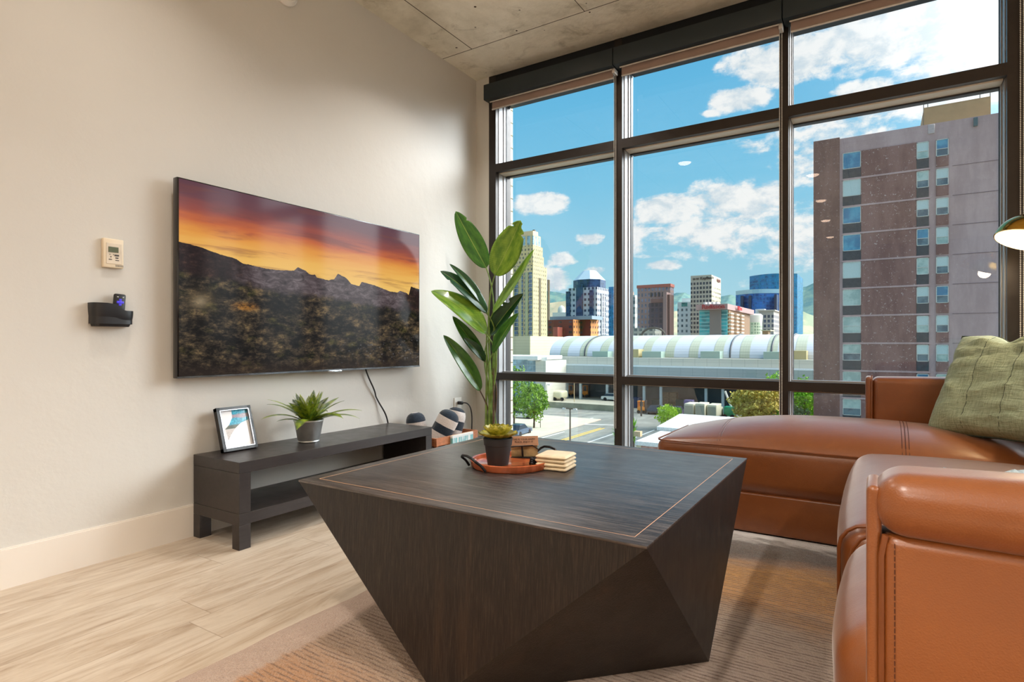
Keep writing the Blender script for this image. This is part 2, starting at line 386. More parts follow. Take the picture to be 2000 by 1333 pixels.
# roller blinds above the window, one per bay, each with its bead chain
M_cass = mat('charcoal_blind_cassette', (44, 53, 58), .42, .3, var=.05)
M_fab = mat('taupe_blind_fabric', (150, 128, 118), .8, var=.05, bump=.1, bscale=300)
M_hem = mat('pale_hem_bar', (196, 190, 184), .4, .2)
M_bead = mat('pale_bead_chain', (244, 242, 236), .35)
CAS = [(-2.448, -1.438), (-1.434, -.443), (-.439, .600), (.604, 1.585), (1.589, 2.56)]
BL = ['charcoal roller blind box at the left end of the window, beside the white wall', 'charcoal roller blind box above the second window bay from the left',
      'charcoal roller blind box above the bay that looks onto the purple brown tower', 'charcoal roller blind box over the bay right of the wide window post', 'charcoal roller blind box at the far right end of the window']
CH = [(-1.4640, 3.605, 1), (-.4615, 3.605, 1), (.583, 3.606, 1), None, None]
for i, (a, b) in enumerate(CAS):
    bl = thing('roller_blind', ((a + b) / 2, 3.56, 2.65), BL[i], 'blind', 'roller blinds along the top of the window')
    MB().rbox(a, b, 3.497, 3.612, 2.655, 2.768, .004, 2).build('cassette', M_cass, bl)
    MB().box(a + .035, b - .02, 3.560, 3.5625, 2.600, 2.66).build('blind_fabric', M_fab, bl)
    MB().tube([(a + .035, 3.5612, 2.601), (b - .02, 3.5612, 2.601)], .006, 8).build('hem_bar', M_hem, bl)
    MB().tube([(a + .03, 3.540, 2.650), (b - .02, 3.540, 2.650)], .005, 8).build('guide_rail', M_hem, bl)
    MB().rbox(b - .022, b - .002, 3.54, 3.60, 2.625, 2.656, .004, 2).build('end_bracket', M_hem, bl)
    if CH[i]:
        cx_, cy_, _ = CH[i]; mb = MB(); zz = 2.63; k = 0
        for dx in (-.006, .006):
            mb.tube([(cx_ + dx, cy_, 2.64), (cx_ + dx, cy_, .30)], .0008, 4)
        z_ = 2.63
        while z_ > .30:
            for dx in (-.006, .006):
                r_ = .0038; c_ = Vector((cx_ + dx, cy_, z_))
                mb.add([c_ + Vector(q) * r_ for q in ((1, 0, 0), (0, 1, 0), (-1, 0, 0), (0, -1, 0), (0, 0, 1), (0, 0, -1))],
                       [(0, 1, 4), (1, 2, 4), (2, 3, 4), (3, 0, 4), (1, 0, 5), (2, 1, 5), (3, 2, 5), (0, 3, 5)], True)
            z_ -= .0086
        mb.build('bead_chain', M_bead, bl)

# ------------------------------------------------------------------ ceiling downlights
M_white = mat('white_plastic', (232, 228, 222), .4, var=.02)
M_lens = mat('lit_lens', (255, 240, 220), .5, emis=(255, 214, 186), est=10)
DL = ['recessed ceiling light over the television side, nearest the window', 'recessed ceiling light over the television side, mirrored in the middle window pane',
      'recessed ceiling light mirrored highest on the brown tower', 'recessed ceiling light mirrored second from the top on the brown tower', 'recessed ceiling light mirrored third from the top on the brown tower',
      'recessed ceiling light mirrored lowest on the brown tower', 'extra unseen ceiling light added over the sofa side to brighten the room']
for i, (lx, ly) in enumerate(DOWNLIGHTS):
    o = thing('downlight', (lx, ly, CZ), DL[min(i, 6)], 'ceiling light', 'recessed lights in the concrete ceiling')
    MB().lathe([(.070, CZ - .001), (.088, CZ - .001), (.092, CZ - .010), (.074, CZ - .015), (.070, CZ - .010)], (lx, ly, 0), 40).build('trim_ring', M_white, o)
    MB().lathe([(.0, CZ - .034), (.030, CZ - .032), (.052, CZ - .025), (.064, CZ - .016), (.071, CZ - .002)], (lx, ly, 0), 40).build('lens', M_lens, o)

# ------------------------------------------------------------------ television
M_tvb = mat('gloss_black_plastic', (14, 14, 16), .22, var=.1, coat=.4)
M_tvm = mat('brushed_steel_strip', (120, 122, 126), .18, .9)
def tvpic():
    m = bpy.data.materials.new('sunset_screen'); m.use_nodes = True; T = NT(m.node_tree); b = m.node_tree.nodes['Principled BSDF']
    co = T.coord(); sx, sy, sz = T.sep(co)
    u = T.m('DIVIDE', T.m('SUBTRACT', sy, 1.343), 1.539); v = T.m('DIVIDE', T.m('SUBTRACT', sz, .722), .850)
    uv = T.comb(T.m('MULTIPLY', u, 1.8), v, 0)
    st = T.noise(T.mapv(uv, (.8, 7, 1), rot=(0, 0, .05)), 2.0, 5, .55, .4)
    vv = T.m('ADD', v, T.m('MULTIPLY', T.m('SUBTRACT', st, .5), .13)); vv = T.m('ADD', vv, T.m('MULTIPLY', u, .02))
    sky = T.ramp(vv, [(.55, lin(240, 196, 108)), (.66, lin(236, 182, 92)), (.74, lin(226, 152, 70)), (.80, lin(196, 104, 62)), (.86, lin(150, 78, 68)), (.93, lin(108, 68, 74)), (1.0, lin(96, 64, 74))])
    sky = T.mix(T.rng(st, .52, .66, 0, .5), sky, lin(120, 72, 66))
    hp = [(0, .680), (.06, .668), (.10, .650), (.17, .630), (.19, .612), (.27, .598), (.33, .598), (.375, .606), (.392, .632), (.425, .612), (.44, .594), (.462, .598), (.468, .582), (.52, .572), (.545, .584), (.562, .622), (.60, .602), (.625, .566), (.665, .556), (.675, .588), (.74, .575), (.805, .552), (.83, .542), (.87, .542), (.885, .556), (.925, .545), (.935, .530), (.95, .600), (.965, .592), (1, .585)]
    # heights above are read through a ramp (values .4 to .8 spread to 0..1)
    hr = T.ramp(u, [(p, (q - .5) * 4) for p, q in hp[:30]])
    hh = T.m('ADD', T.m('MULTIPLY', hr, .25), .5)
    hh = T.m('ADD', hh, T.m('MULTIPLY', T.m('SUBTRACT', T.noise(T.mapv(uv, (1, .01, 1)), 30, 4, .7), .5), .012))
    far_ = T.m('LESS_THAN', v, hh)
    n1 = T.noise(uv, 9, 8, .7, .4); n2 = T.noise(T.mapv(uv, (1, 1.8, 1)), 15, 9, .78); vo = T.vor(T.mapv(uv, (1, 1.7, 1)), 26)
    vo2 = T.vor(T.mapv(uv, (1, 2.2, 1)), 8); n3 = T.noise(T.mapv(uv, (1, 2.2, 1)), 4, 4, .6)
    rock = T.ramp(T.noise(T.mapv(uv, (1, 2.5, 1), rot=(0, 0, -.35)), 13, 9, .72, .7), [(.32, lin(44, 36, 38)), (.5, lin(84, 72, 74)), (.66, lin(120, 108, 110))])
    left = T.ramp(n2, [(.3, lin(16, 12, 14)), (.55, lin(48, 34, 32)), (.75, lin(104, 74, 60))])
    rock = T.mix(T.rng(T.m('ADD', u, T.m('MULTIPLY', n1, .2)), .24, .36, 1, 0), rock, left)
    rock = T.mix(T.rng(T.m('SUBTRACT', u, T.m('MULTIPLY', T.m('SUBTRACT', v, .5), .25)), .90, .93), rock, left)
    gl = T.ramp(u, [(0, .20), (.2, .42 - .2), (.34, .38), (.6, .45), (.85, .385), (1, .38)])
    ground = T.ramp(T.m('ADD', T.m('MULTIPLY', n2, .7), T.m('MULTIPLY', n3, .4)), [(.40, lin(10, 10, 10)), (.52, lin(30, 27, 24)), (.59, lin(66, 56, 44)), (.66, lin(118, 98, 68)), (.76, lin(152, 128, 90))])
    bush = T.rng(vo2, .22, .55, 1, 0)
    ground = T.mix(T.m('MULTIPLY', bush, T.rng(n1, .45, .6)), ground, T.mix(T.rng(n2, .4, .65), lin(20, 22, 16), lin(86, 78, 46)))
    stone = T.m('MULTIPLY', T.rng(vo, .12, .26, 1, 0), T.m('MULTIPLY', T.rng(u, .45, .75), T.rng(v, .10, .30, 1, 0)))
    ground = T.mix(T.m('MULTIPLY', stone, .7), ground, T.mix(n2, lin(60, 60, 64), lin(132, 128, 126)))
    ground = T.mix(T.rng(v, .0, .10, .6, 0), ground, lin(52, 42, 36))
    ob = T.m('MULTIPLY', T.rng(T.m('ABSOLUTE', T.m('SUBTRACT', v, .37)), .0, .035, 1, 0), T.m('MULTIPLY', T.rng(T.m('ABSOLUTE', T.m('SUBTRACT', u, .20)), 0, .06, 1, 0), T.rng(n2, .4, .6)))
    ground = T.mix(ob, ground, lin(170, 112, 40))
    gline = T.m('ADD', T.ramp(u, [(0, .52), (.15, .50), (.3, .47), (.5, .46), (.75, .43), (1, .40)]), T.m('MULTIPLY', T.m('SUBTRACT', n1, .5), .08))
    land = T.mix(T.rng(T.m('SUBTRACT', v, gline), -.02, .03), ground, rock)
    pic = T.mix(far_, sky, land)
    b.inputs['Base Color'].default_value = (.004, .004, .005, 1); b.inputs['Roughness'].default_value = .10
    b.inputs['Specular IOR Level'].default_value = .12
    T.l.new(pic, b.inputs['Emission Color']); b.inputs['Emission Strength'].default_value = .95
    return m
tv = thing('television', (-2.56, 2.11, 1.14), 'large wall mounted flat television showing a desert sunset', 'television')
MB().rbox(-2.566, -2.532, 1.335, 2.890, .712, 1.578, .004, 2).build('housing', M_tvb, tv)
scr = MB().box(-2.5325, -2.5300, 1.343, 2.882, .722, 1.572).build('screen', tvpic(), tv)
MB().box(-2.533, -2.529, 1.337, 2.888, .7125, .7205).build('bottom_bezel', M_tvm, tv)
MB().rbox(-2.534, -2.527, 2.14, 2.235, .706, .716, .002, 2).build('sensor_bar', mat('chrome_lip', (200, 204, 208), .12, 1), tv)
MB().box(-2.599, -2.565, 1.85, 2.37, .95, 1.35).build('wall_bracket', M_black, tv)
cab = MB().tube(bez((-2.585, 2.440, .80), (-2.58, 2.47, .64), (-2.57, 2.52, .62), (-2.590, 2.555, .54), 14) + bez((-2.590, 2.555, .54), (-2.594, 2.60, .47), (-2.55, 2.60, .45), (-2.582, 2.650, .369), 14)[1:], .0045, 8).build('power_cable', mat('black_cable', (24, 22, 22), .5), None)
tag(cab, 'thin black cable hanging from the television to the bench', 'cable')

# ------------------------------------------------------------------ things on the left wall
th = thing('thermostat', (-2.60, 1.115, 1.22), 'cream wall thermostat with a grey display above the remote holder', 'thermostat')
M_therm = mat('cream_plastic', (226, 212, 188), .45, var=.02)
MB().rbox(-2.600, -2.580, 1.076, 1.150, 1.165, 1.281, .004, 3).build('housing', M_therm, th)
MB().rbox(-2.581, -2.578, 1.086, 1.142, 1.180, 1.263, .001, 1).build('face_plate', mat('thermostat_face', (214, 202, 184), .45), th)
MB().box(-2.5785, -2.5765, 1.093, 1.129, 1.226, 1.248).build('display', mat('lcd_display', (92, 100, 78), .25), th)
M_ink = mat('dark_print', (60, 56, 54), .5)
for y0, y1, z0, z1 in ((1.097, 1.100, 1.216, 1.219), (1.110, 1.113, 1.216, 1.219), (1.100, 1.104, 1.206, 1.210), (1.115, 1.131, 1.212, 1.2185), (1.118, 1.129, 1.203, 1.207), (1.094, 1.106, 1.196, 1.199), (1.118, 1.131, 1.194, 1.197)):
    MB().box(-2.5785, -2.5770, y0, y1, z0, z1).build('button', M_ink, th)
mb = MB()
for k in range(9): mb.box(-2.5805, -2.5798, 1.120 + k * .0032, 1.120 + k * .0032 + .0017, 1.170, 1.178)
mb.build('sticker', M_ink, th)
ho = thing('remote_holder', (-2.60, 1.105, .93), 'black plastic holder fixed to the wall below the thermostat', 'holder')
M_bp = mat('satin_black_plastic', (26, 26, 30), .36, var=.08)
prof = []
NY = 26
mb = MB(); rim = []; vs = []
def hold(yc, y): pass
yA, yB = 1.030, 1.180
out = []
for i in range(NY + 1):                          # outline of the front seen from above: rounded tray on the wall
    a = pi * i / NY; e = 4.5
    cx_ = abs(cos(a)) ** (2 / e) * (1 if cos(a) > 0 else -1); sx_ = abs(sin(a)) ** (2 / e)
    out.append((-2.599 + sx_ * .055, (yA + yB) / 2 - cx_ * (yB - yA) / 2))
def topz(y):
    u = (y - yA) / (yB - yA); s_ = min(1, max(0, (u - .42) / .34)); s_ = s_ * s_ * (3 - 2 * s_)
    return 1.022 - .028 * s_
rings = []
for lev in range(7):
    f = lev / 6
    ring = []
    for x_, y_ in out:
        zt = topz(y_); ins = (1 - f) ** 2.5
        yc = (yA + yB) / 2
        ring.append(((x_ + 2.599) * (1 - .25 * ins) - 2.599, yc + (y_ - yc) * (1 - .16 * ins), .930 + (zt - .930) * f))
    rings.append(ring)
n_ = NY + 1
for ring in rings: vs += ring
fs = [(l * n_ + i, l * n_ + i + 1, (l + 1) * n_ + i + 1, (l + 1) * n_ + i) for l in range(6) for i in range(NY)]
fs.append(tuple(range(n_)))
inn = [((x_ + 2.599) * .93 - 2.599, (yA + yB) / 2 + (y_ - (yA + yB) / 2) * .965, topz(y_)) for x_, y_ in out]
inb = [(q[0], q[1], .940) for q in inn]
o1 = len(vs); vs += inn; o2 = len(vs); vs += inb
fs += [(6 * n_ + i, 6 * n_ + i + 1, o1 + i + 1, o1 + i) for i in range(NY)] + [(o1 + i, o1 + i + 1, o2 + i + 1, o2 + i) for i in range(NY)] + [tuple(o2 + i for i in range(n_))]
MB().add(vs, fs, True).build('tray', M_bp, ho)
MB().box(-2.600, -2.597, yA + .02, yB - .02, .945, .985).build('back_plate', M_bp, ho)
rm = thing('remote_control', (-2.575, 1.122, .95), 'small black remote with purple buttons standing in the wall holder', 'remote')
def remote(mb, y0, y1, z0, z1, x0, x1, r): return mb.rbox(x0, x1, y0, y1, z0, z1, r, 3)
body = MB().rbox(-2.584, -2.566, 1.104, 1.146, .942, 1.062, .007, 4).build('body', M_bp, rm)
M_pur = mat('purple_button', (72, 60, 214), .4, emis=(70, 60, 220), est=.25)
for dy, dz, a, b in ((0, 0, .006, .006), (-.009, 0, .004, .005), (.009, 0, .004, .005), (0, .010, .005, .004), (0, -.010, .005, .004)):
    MB().rbox(-2.567, -2.5645, 1.125 + dy - a, 1.125 + dy + a, 1.028 + dz - b, 1.028 + dz + b, .0012, 2).build('button', M_pur, rm)
for dy in (-.010, .010): MB().rbox(-2.567, -2.565, 1.125 + dy - .003, 1.125 + dy + .003, 1.0475, 1.0505, .0008, 1).build('button', M_white, rm)
rm.rotation_euler = (R(-4), 0, 0)
ot = thing('wall_outlet', (-2.60, 3.385, .40), 'white wall outlet in the corner with one black plug in it', 'outlet')
MB().rbox(-2.600, -2.594, 3.340, 3.425, .340, .468, .002, 2).build('cover_plate', M_white, ot)
MB().rbox(-2.595, -2.592, 3.365, 3.400, .352, .390, .0015, 2).build('socket', M_white, ot)
pg = thing('plug_cord', (-2.58, 3.39, .43), 'black plug and cord running down from the corner outlet', 'cord')
MB().rbox(-2.594, -2.555, 3.372, 3.396, .418, .442, .004, 2).build('plug', M_bp, pg)
MB().tube(bez((-2.556, 3.384, .430), (-2.50, 3.40, .445), (-2.53, 3.47, .38), (-2.54, 3.48, .28), 12) + bez((-2.54, 3.48, .28), (-2.55, 3.49, .18), (-2.56, 3.50, .08), (-2.58, 3.44, .022), 10)[1:], .0045, 8).build('cord', M_bp, pg)
sm = thing('smoke_detector', (-2.60, 1.915, 2.69), 'white round detector high on the wall above the television', 'detector')
MB().lathe([(0, .0), (.072, .0), (.074, .012), (.066, .022), (.064, .024), (.058, .034), (.0, .044)], (-2.60, 1.915, 2.69), 40, Matrix.Rotation(pi / 2, 4, 'Y')).build('cover', M_white, sm)
MB().lathe([(.044, .036), (.050, .0375), (.050, .034), (.044, .034)], (-2.60, 1.915, 2.69), 40, Matrix.Rotation(pi / 2, 4, 'Y')).build('vent_ring', M_ink, sm)

# ------------------------------------------------------------------ black-brown bench under the television
def darkwood(T, cc, co):
    gnr = T.noise(T.mapv(co, (28, 2.2, 28)), 2, 8, .7, .3)
    return T.ramp(gnr, [(.3, lin(34, 29, 29)), (.6, lin(46, 40, 39)), (.8, lin(56, 49, 47))])
M_bench = mat('black_brown_veneer', (44, 38, 38), .36, extra=darkwood, spec=.5)
bn = thing('tv_bench', (-2.415, 2.05, 0), 'long low black brown bench standing along the wall under the television', 'bench')
bx0, bx1, by0, by1 = -2.583, -2.240, 1.434, 2.666
MB().rbox(bx0, bx1, by0, by1, .3205, .367, .0012, 1).build('top', M_bench, bn)
MB().rbox(bx0, bx1, by0 + .0005, by0 + .053, .152, .3200, .001, 1).build('side_panel', M_bench, bn)
MB().rbox(bx0, bx1, by1 - .053, by1 - .0005, .152, .3200, .001, 1).build('side_panel', M_bench, bn)
MB().rbox(bx0, bx1, by0, by1, .103, .1515, .0012, 1).build('shelf', M_bench, bn)
for x_ in (bx0, bx1 - .05):
    for y_ in (by0, by1 - .053): MB().rbox(x_, x_ + .05, y_, y_ + .053, 0, .103, .001, 1).build('leg', M_bench, bn)

# photo frame leaning back on its easel foot
pf = thing('photo_frame', (-2.50, 1.602, .367), 'small black photo frame standing on the left end of the bench', 'photo frame')
def artpic(T, cc, co):
    sx, sy, sz = T.sep(co)
    u = T.m('DIVIDE', T.m('SUBTRACT', sy, 1.531), .142); v = T.m('DIVIDE', T.m('SUBTRACT', sz, .380), .178)
    uv = T.comb(u, v, 0); n = T.noise(uv, 6, 5, .6); n2 = T.noise(uv, 18, 4, .7)
    a = T.m('SUBTRACT', u, T.ramp(v, [(0, .14), (.25, .16), (.52, .12), (.62, .28), (.8, .42), (1, .44)]))
    b_ = T.m('SUBTRACT', T.ramp(v, [(0, .12), (.2, .16), (.36, .30), (.52, .50), (.64, .72), (.70, .98), (1, 1)]), u)
    ins = T.rng(T.m('MINIMUM', a, b_), 0, .02)
    img = T.mix(T.rng(n2, .45, .6), lin(26, 140, 176), lin(60, 186, 214))
    img = T.mix(T.rng(T.m('ABSOLUTE', T.m('SUBTRACT', v, T.m('ADD', .78, T.m('MULTIPLY', n, .1)))), .03, .07, 1, 0), img, T.mix(n2, lin(70, 70, 90), lin(200, 176, 186)))
    img = T.mix(T.rng(v, .58, .64, 1, 0), img, T.mix(n, lin(70, 84, 66), lin(104, 104, 92)))
    img = T.mix(T.rng(v, .50, .52, 1, 0), img, T.mix(T.rng(n2, .56, .66), lin(208, 202, 200), lin(70, 70, 78)))
    return T.mix(ins, lin(238, 238, 240), img)
M_art = mat('print_under_glass', (236, 236, 238), .12, var=.01, extra=artpic, spec=.6)
M_pfr = mat('black_frame_lacquer', (22, 22, 24), .3)
mb = MB(); ya, yb, za, zb = 1.517, 1.687, .367, .572
for q in ((ya, yb, za, za + .016), (ya, yb, zb - .016, zb), (ya, ya + .016, za, zb), (yb - .016, yb, za, zb)): mb.box(-2.516, -2.492, *q)
mb.build('frame', M_pfr, pf)
mb = MB()
for q in ((ya + .014, yb - .014, za + .013, za + .0165), (ya + .014, yb - .014, zb - .0165, zb - .013), (ya + .013, ya + .0165, za + .014, zb - .014), (yb - .0165, yb - .013, za + .014, zb - .014)): mb.box(-2.500, -2.490, *q)
mb.build('silver_fillet', mat('silver_fillet', (176, 178, 186), .25, .8), pf)
MB().box(-2.506, -2.503, ya + .014, yb - .014, za + .014, zb - .014).build('print', M_art, pf)
MB().box(-2.512, -2.506, ya + .012, yb - .012, za + .012, zb - .012).build('backing', M_pfr, pf)
MB().prism([(-2.516, 1.577), (-2.516, 1.627), (-2.522, 1.627), (-2.522, 1.577)], .372, .50).build('easel_foot', M_pfr, pf)
pf.rotation_euler = (0, R(-18), 0)
pf.location = (-2.492, 1.602, .3705)

# fern in a galvanised pot
M_galv = mat('galvanised_steel', (206, 208, 208), .36, .7, var=.08, vscale=25)
M_soil = mat('dark_soil', (34, 28, 22), .95, var=.4, vscale=120, bump=.5)
fx, fy = -2.432, 1.935
fn = thing('potted_fern', (fx, fy, .367), 'green fern in a small metal bucket pot on the bench', 'fern')
MB().lathe([(.0, .369), (.050, .368), (.052, .371), (.0505, .376), (.0535, .379), (.070, .470), (.0735, .473), (.0735, .478), (.070, .479), (.066, .474), (.064, .460), (.0, .458)], (fx, fy, 0), 48).build('pot', M_galv, fn)
MB().lathe([(.066, .462), (.03, .466), (.0, .468)], (fx, fy, 0), 24).build('soil', M_soil, fn)
def fernm(T, cc, co):
    sx, sy, sz = T.sep(co); n = T.noise(co, 40, 3)
    return T.mix(T.rng(n, .35, .65), lin(52, 92, 24), lin(150, 168, 44))
M_fern = mat('fern_leaf', (60, 92, 30), .45, var=.3, vscale=60, extra=fernm)
M_fern2 = mat('young_fern_leaf', (158, 172, 46), .45, var=.2, vscale=60)
random.seed(11)
def frond(L, azi, elev, droop, m):
    mb = MB(); pts = []; p = Vector((0, 0, 0)); n = 44; e = elev
    for i in range(n + 1):
        pts.append(p.copy()); d = Vector((cos(azi) * cos(e), sin(azi) * cos(e), sin(e))); p += d * L / n; e -= droop / n * (.4 + 1.2 * i / n)
    side = Vector((-sin(azi), cos(azi), 0))
    mb.tube(pts, .0012, 4, rs=[.0016 * (1 - .8 * i / n) for i in range(n + 1)])
    for i in range(3, n):
        t_ = i / n; w_ = .031 * (math.sin(pi * min(1, t_ * .93 + .10)) ** .7) * (L / .2) ** .5; w_ = max(w_, .003)
        f = (pts[i + 1] - pts[i - 1]).normalized(); up = side.cross(f).normalized()
        if up.z < 0: up = -up
        for s_ in (-1, 1):
            a = pts[i]; tip = a + side * s_ * w_ + f * w_ * .35 - up * w_ * .18; hw = L / n * .46
            mid = a + (tip - a) * .5
            mb.add([a - f * hw * .6, mid - f * hw + up * .0012, tip, mid + f * hw + up * .0012, a + f * hw * .6], [(0, 1, 2, 3, 4)])
    return mb
k = 0
spec = [(.24, 200, 45, 1.2), (.26, 262, 38, 1.25), (.27, 300, 34, 1.1)]
for j in range(32):
    ring = j % 3
    azi = j * 2.39996 + random.uniform(-.15, .15)
    L = (.25, .215, .165)[ring] * random.uniform(.9, 1.08); el_ = R((28, 52, 76)[ring] + random.uniform(-6, 6)); dr = (1.05, .8, .35)[ring] * random.uniform(.8, 1.2)
    if cos(azi) < -.5: L = min(L, .15)
    m_ = M_fern2 if ring == 2 and j % 2 else M_fern
    o = frond(L, azi, el_, dr, m_).build('frond', m_, fn, loc=(0.012 * cos(azi), .012 * sin(azi), .098))

# ------------------------------------------------------------------ corner: crate of rolled blankets and the tall plant
M_crate = mat('orange_stained_wood', (178, 112, 74), .5, var=.2, vscale=9, stretch=(3, 3, 12), bump=.1)
cx0, cx1, cy0, cy1, chh = -2.575, -2.262, 2.735, 3.165, .290
cr = thing('wooden_crate', ((cx0 + cx1) / 2, (cy0 + cy1) / 2, 0), 'slatted orange wood crate on the floor in the corner past the bench', 'crate')
for z0 in (.01, .085, .160, .235):
    z1 = z0 + .050
    MB().rbox(cx1 - .010, cx1, cy0, cy1, z0, z1, .002, 1).build('slat', M_crate, cr)
    MB().rbox(cx0, cx0 + .010, cy0, cy1, z0, z1, .002, 1).build('slat', M_crate, cr)
    MB().rbox(cx0 + .010, cx1 - .010, cy0, cy0 + .010, z0, z1, .002, 1).build('slat', M_crate, cr)
    MB().rbox(cx0 + .010, cx1 - .010, cy1 - .010, cy1, z0, z1, .002, 1).build('slat', M_crate, cr)
for x_ in (cx0 + .0105, cx1 - .0305):
    for y_ in (cy0 + .0105, cy1 - .0305): MB().box(x_, x_ + .02, y_, y_ + .02, .002, chh - .008).build('corner_post', M_crate, cr)
MB().box(cx0 + .011, cx1 - .011, cy0 + .011, cy1 - .011, 0, .01).build('crate_bottom', M_crate, cr)
pl = thing('book', (cx1 + .012, 2.99, .2), 'pale blue and white book propped against the front of the crate', 'book')
def bookc(T, cc, co):
    sx, sy, sz = T.sep(co); n = T.noise(T.mapv(co, (1, 60, 6)), 1.2, 3, .5)
    inner = T.m('MULTIPLY', T.rng(sz, .195, .20), T.rng(sz, .268, .273, 1, 0))
    return T.mix(T.m('MULTIPLY', inner, T.rng(n, .40, .56)), lin(226, 232, 234), lin(122, 186, 194))
MB().rbox(cx1 + .002, cx1 + .022, 2.865, 3.085, .001, .285, .002, 1).build('cover', mat('pale_book_cover', (220, 230, 232), .5, extra=bookc), pl)
MB().box(cx1 + .0045, cx1 + .0195, 2.868, 3.0865, .2845, .2862).build('pages', mat('paper_edge', (236, 228, 214), .8), pl)
def stripes(name, axis, off, per=.145):
    def ex(T, cc, co):
        s = T.sep(co)[axis]; f = T.m('FRACT', T.m('DIVIDE', T.m('ADD', s, off), per))
        nav = T.m('LESS_THAN', T.m('ADD', f, T.m('MULTIPLY', T.noise(co, 30, 2), .03)), .5)
        return T.mix(nav, T.mix(T.noise(co, 90, 3), lin(212, 204, 202), lin(234, 228, 226)), T.mix(T.noise(co, 90, 3), lin(24, 34, 48), lin(46, 62, 80)))
    return mat(name, (230, 225, 222), .95, extra=ex, bump=.6, bscale=160, sheen=.3)
def roll(L, r, m, label, loc, rot, seed):
    mb = MB(); n = 40; vs = []; seg = 26
    from mathutils import noise as mn
    prof_ = [(0.0, 0), (.3, .001), (.52, .006), (.72, .014), (.87, .026), (.96, .040), (1, .056)]
    pts = [(a * r, b) for a, b in prof_] + [(r, .056 + (L - .112) * i / seg) for i in range(1, seg)] + [(a * r, L - b) for a, b in reversed(prof_)]
    for a, z_ in pts:
        for k in range(n):
            th_ = 2 * pi * k / n; f = 1 + .05 * mn.noise(Vector((cos(th_) * 2, sin(th_) * 2, z_ * 9 + seed))) + (.02 if k < 2 else 0)
            vs.append((a * cos(th_) * f, a * sin(th_) * f * .88, z_ - L / 2))
    fs = [(i * n + k, i * n + (k + 1) % n, (i + 1) * n + (k + 1) % n, (i + 1) * n + k) for i in range(len(pts) - 1) for k in range(n)]
    mb.add(vs, fs, True); o = mb.build('rolled_blanket', m, None, loc=loc); o.rotation_euler = rot
    tag(o, label, 'blanket', 'striped blankets in the crate'); return o
CR = Vector((CN, SN, 0))
def axis(r, f): return (Vector((0, 0, 1)) + CR * r + Vector((-SN, CN, 0)) * f).to_track_quat('Z', 'Y').to_euler()
roll(.26, .078, stripes('navy_stripe_a', 2, .025, .105), 'navy and white striped rolled blanket lying tilted across the front of the crate', (-2.350, 2.905, .315), axis(.52, .12), 1)
roll(.24, .072, stripes('navy_stripe_b', 2, .025, .120), 'navy and white striped rolled blanket at the window end of the crate', (-2.385, 3.060, .320), axis(.25, .15), 5)
roll(.22, .070, stripes('navy_stripe_c', 2, .070, .120), 'dark striped rolled blanket at the bench end of the crate, against the wall', (-2.497, 2.822, .312), axis(-.12, .02), 9)

PXc, PYc = -2.27, 3.33
tp = thing('tall_plant', (PXc, PYc, 0), 'tall plant with broad banana like leaves standing in the corner by the window', 'plant')
MB().lathe([(0, .002), (.095, .002), (.10, .01), (.125, .20), (.128, .205), (.120, .205), (.112, .17), (.0, .165)], (PXc, PYc, 0), 40).build('pot', mat('black_nursery_pot', (28, 28, 28), .5), tp)
def leafm(base, lite):
    def ex(T, cc, co):
        uv = T.coord('UV'); s = T.sep(uv)
        ac = T.m('ABSOLUTE', T.m('SUBTRACT', s[0], .5))
        vein = T.m('SINE', T.m('MULTIPLY', T.m('ADD', s[1], T.m('MULTIPLY', ac, .32)), 190))
        n = T.noise(uv, 4, 3)
        c = T.mix(T.rng(n, .3, .7), lin(base), lin(lite)); c = T.mix(T.rng(vein, .1, 1, 0, .28), c, lin(tuple(q * .62 for q in base)))
        return T.mix(T.rng(ac, .012, .022, .7, 0), c, lin(150, 176, 84))
    return ex
def leafmat(name, b_, l_): 
    m = mat(name, b_, .34, extra=leafm(b_, l_), coat=.15)
    m.node_tree.nodes['Principled BSDF'].inputs['Specular IOR Level'].default_value = .4
    return m
ML = {'d': leafmat('dark_leaf', (26, 62, 36), (44, 92, 52)), 'm': leafmat('mid_leaf', (42, 92, 34), (78, 132, 46)), 'b': leafmat('bright_leaf', (84, 134, 36), (142, 180, 62))}
M_stem = mat('green_stem', (112, 138, 62), .45, var=.25, vscale=9, stretch=(1, 1, 3))
M_stem2 = mat('brown_stem', (92, 72, 54), .5, var=.3, vscale=9, stretch=(1, 1, 3))
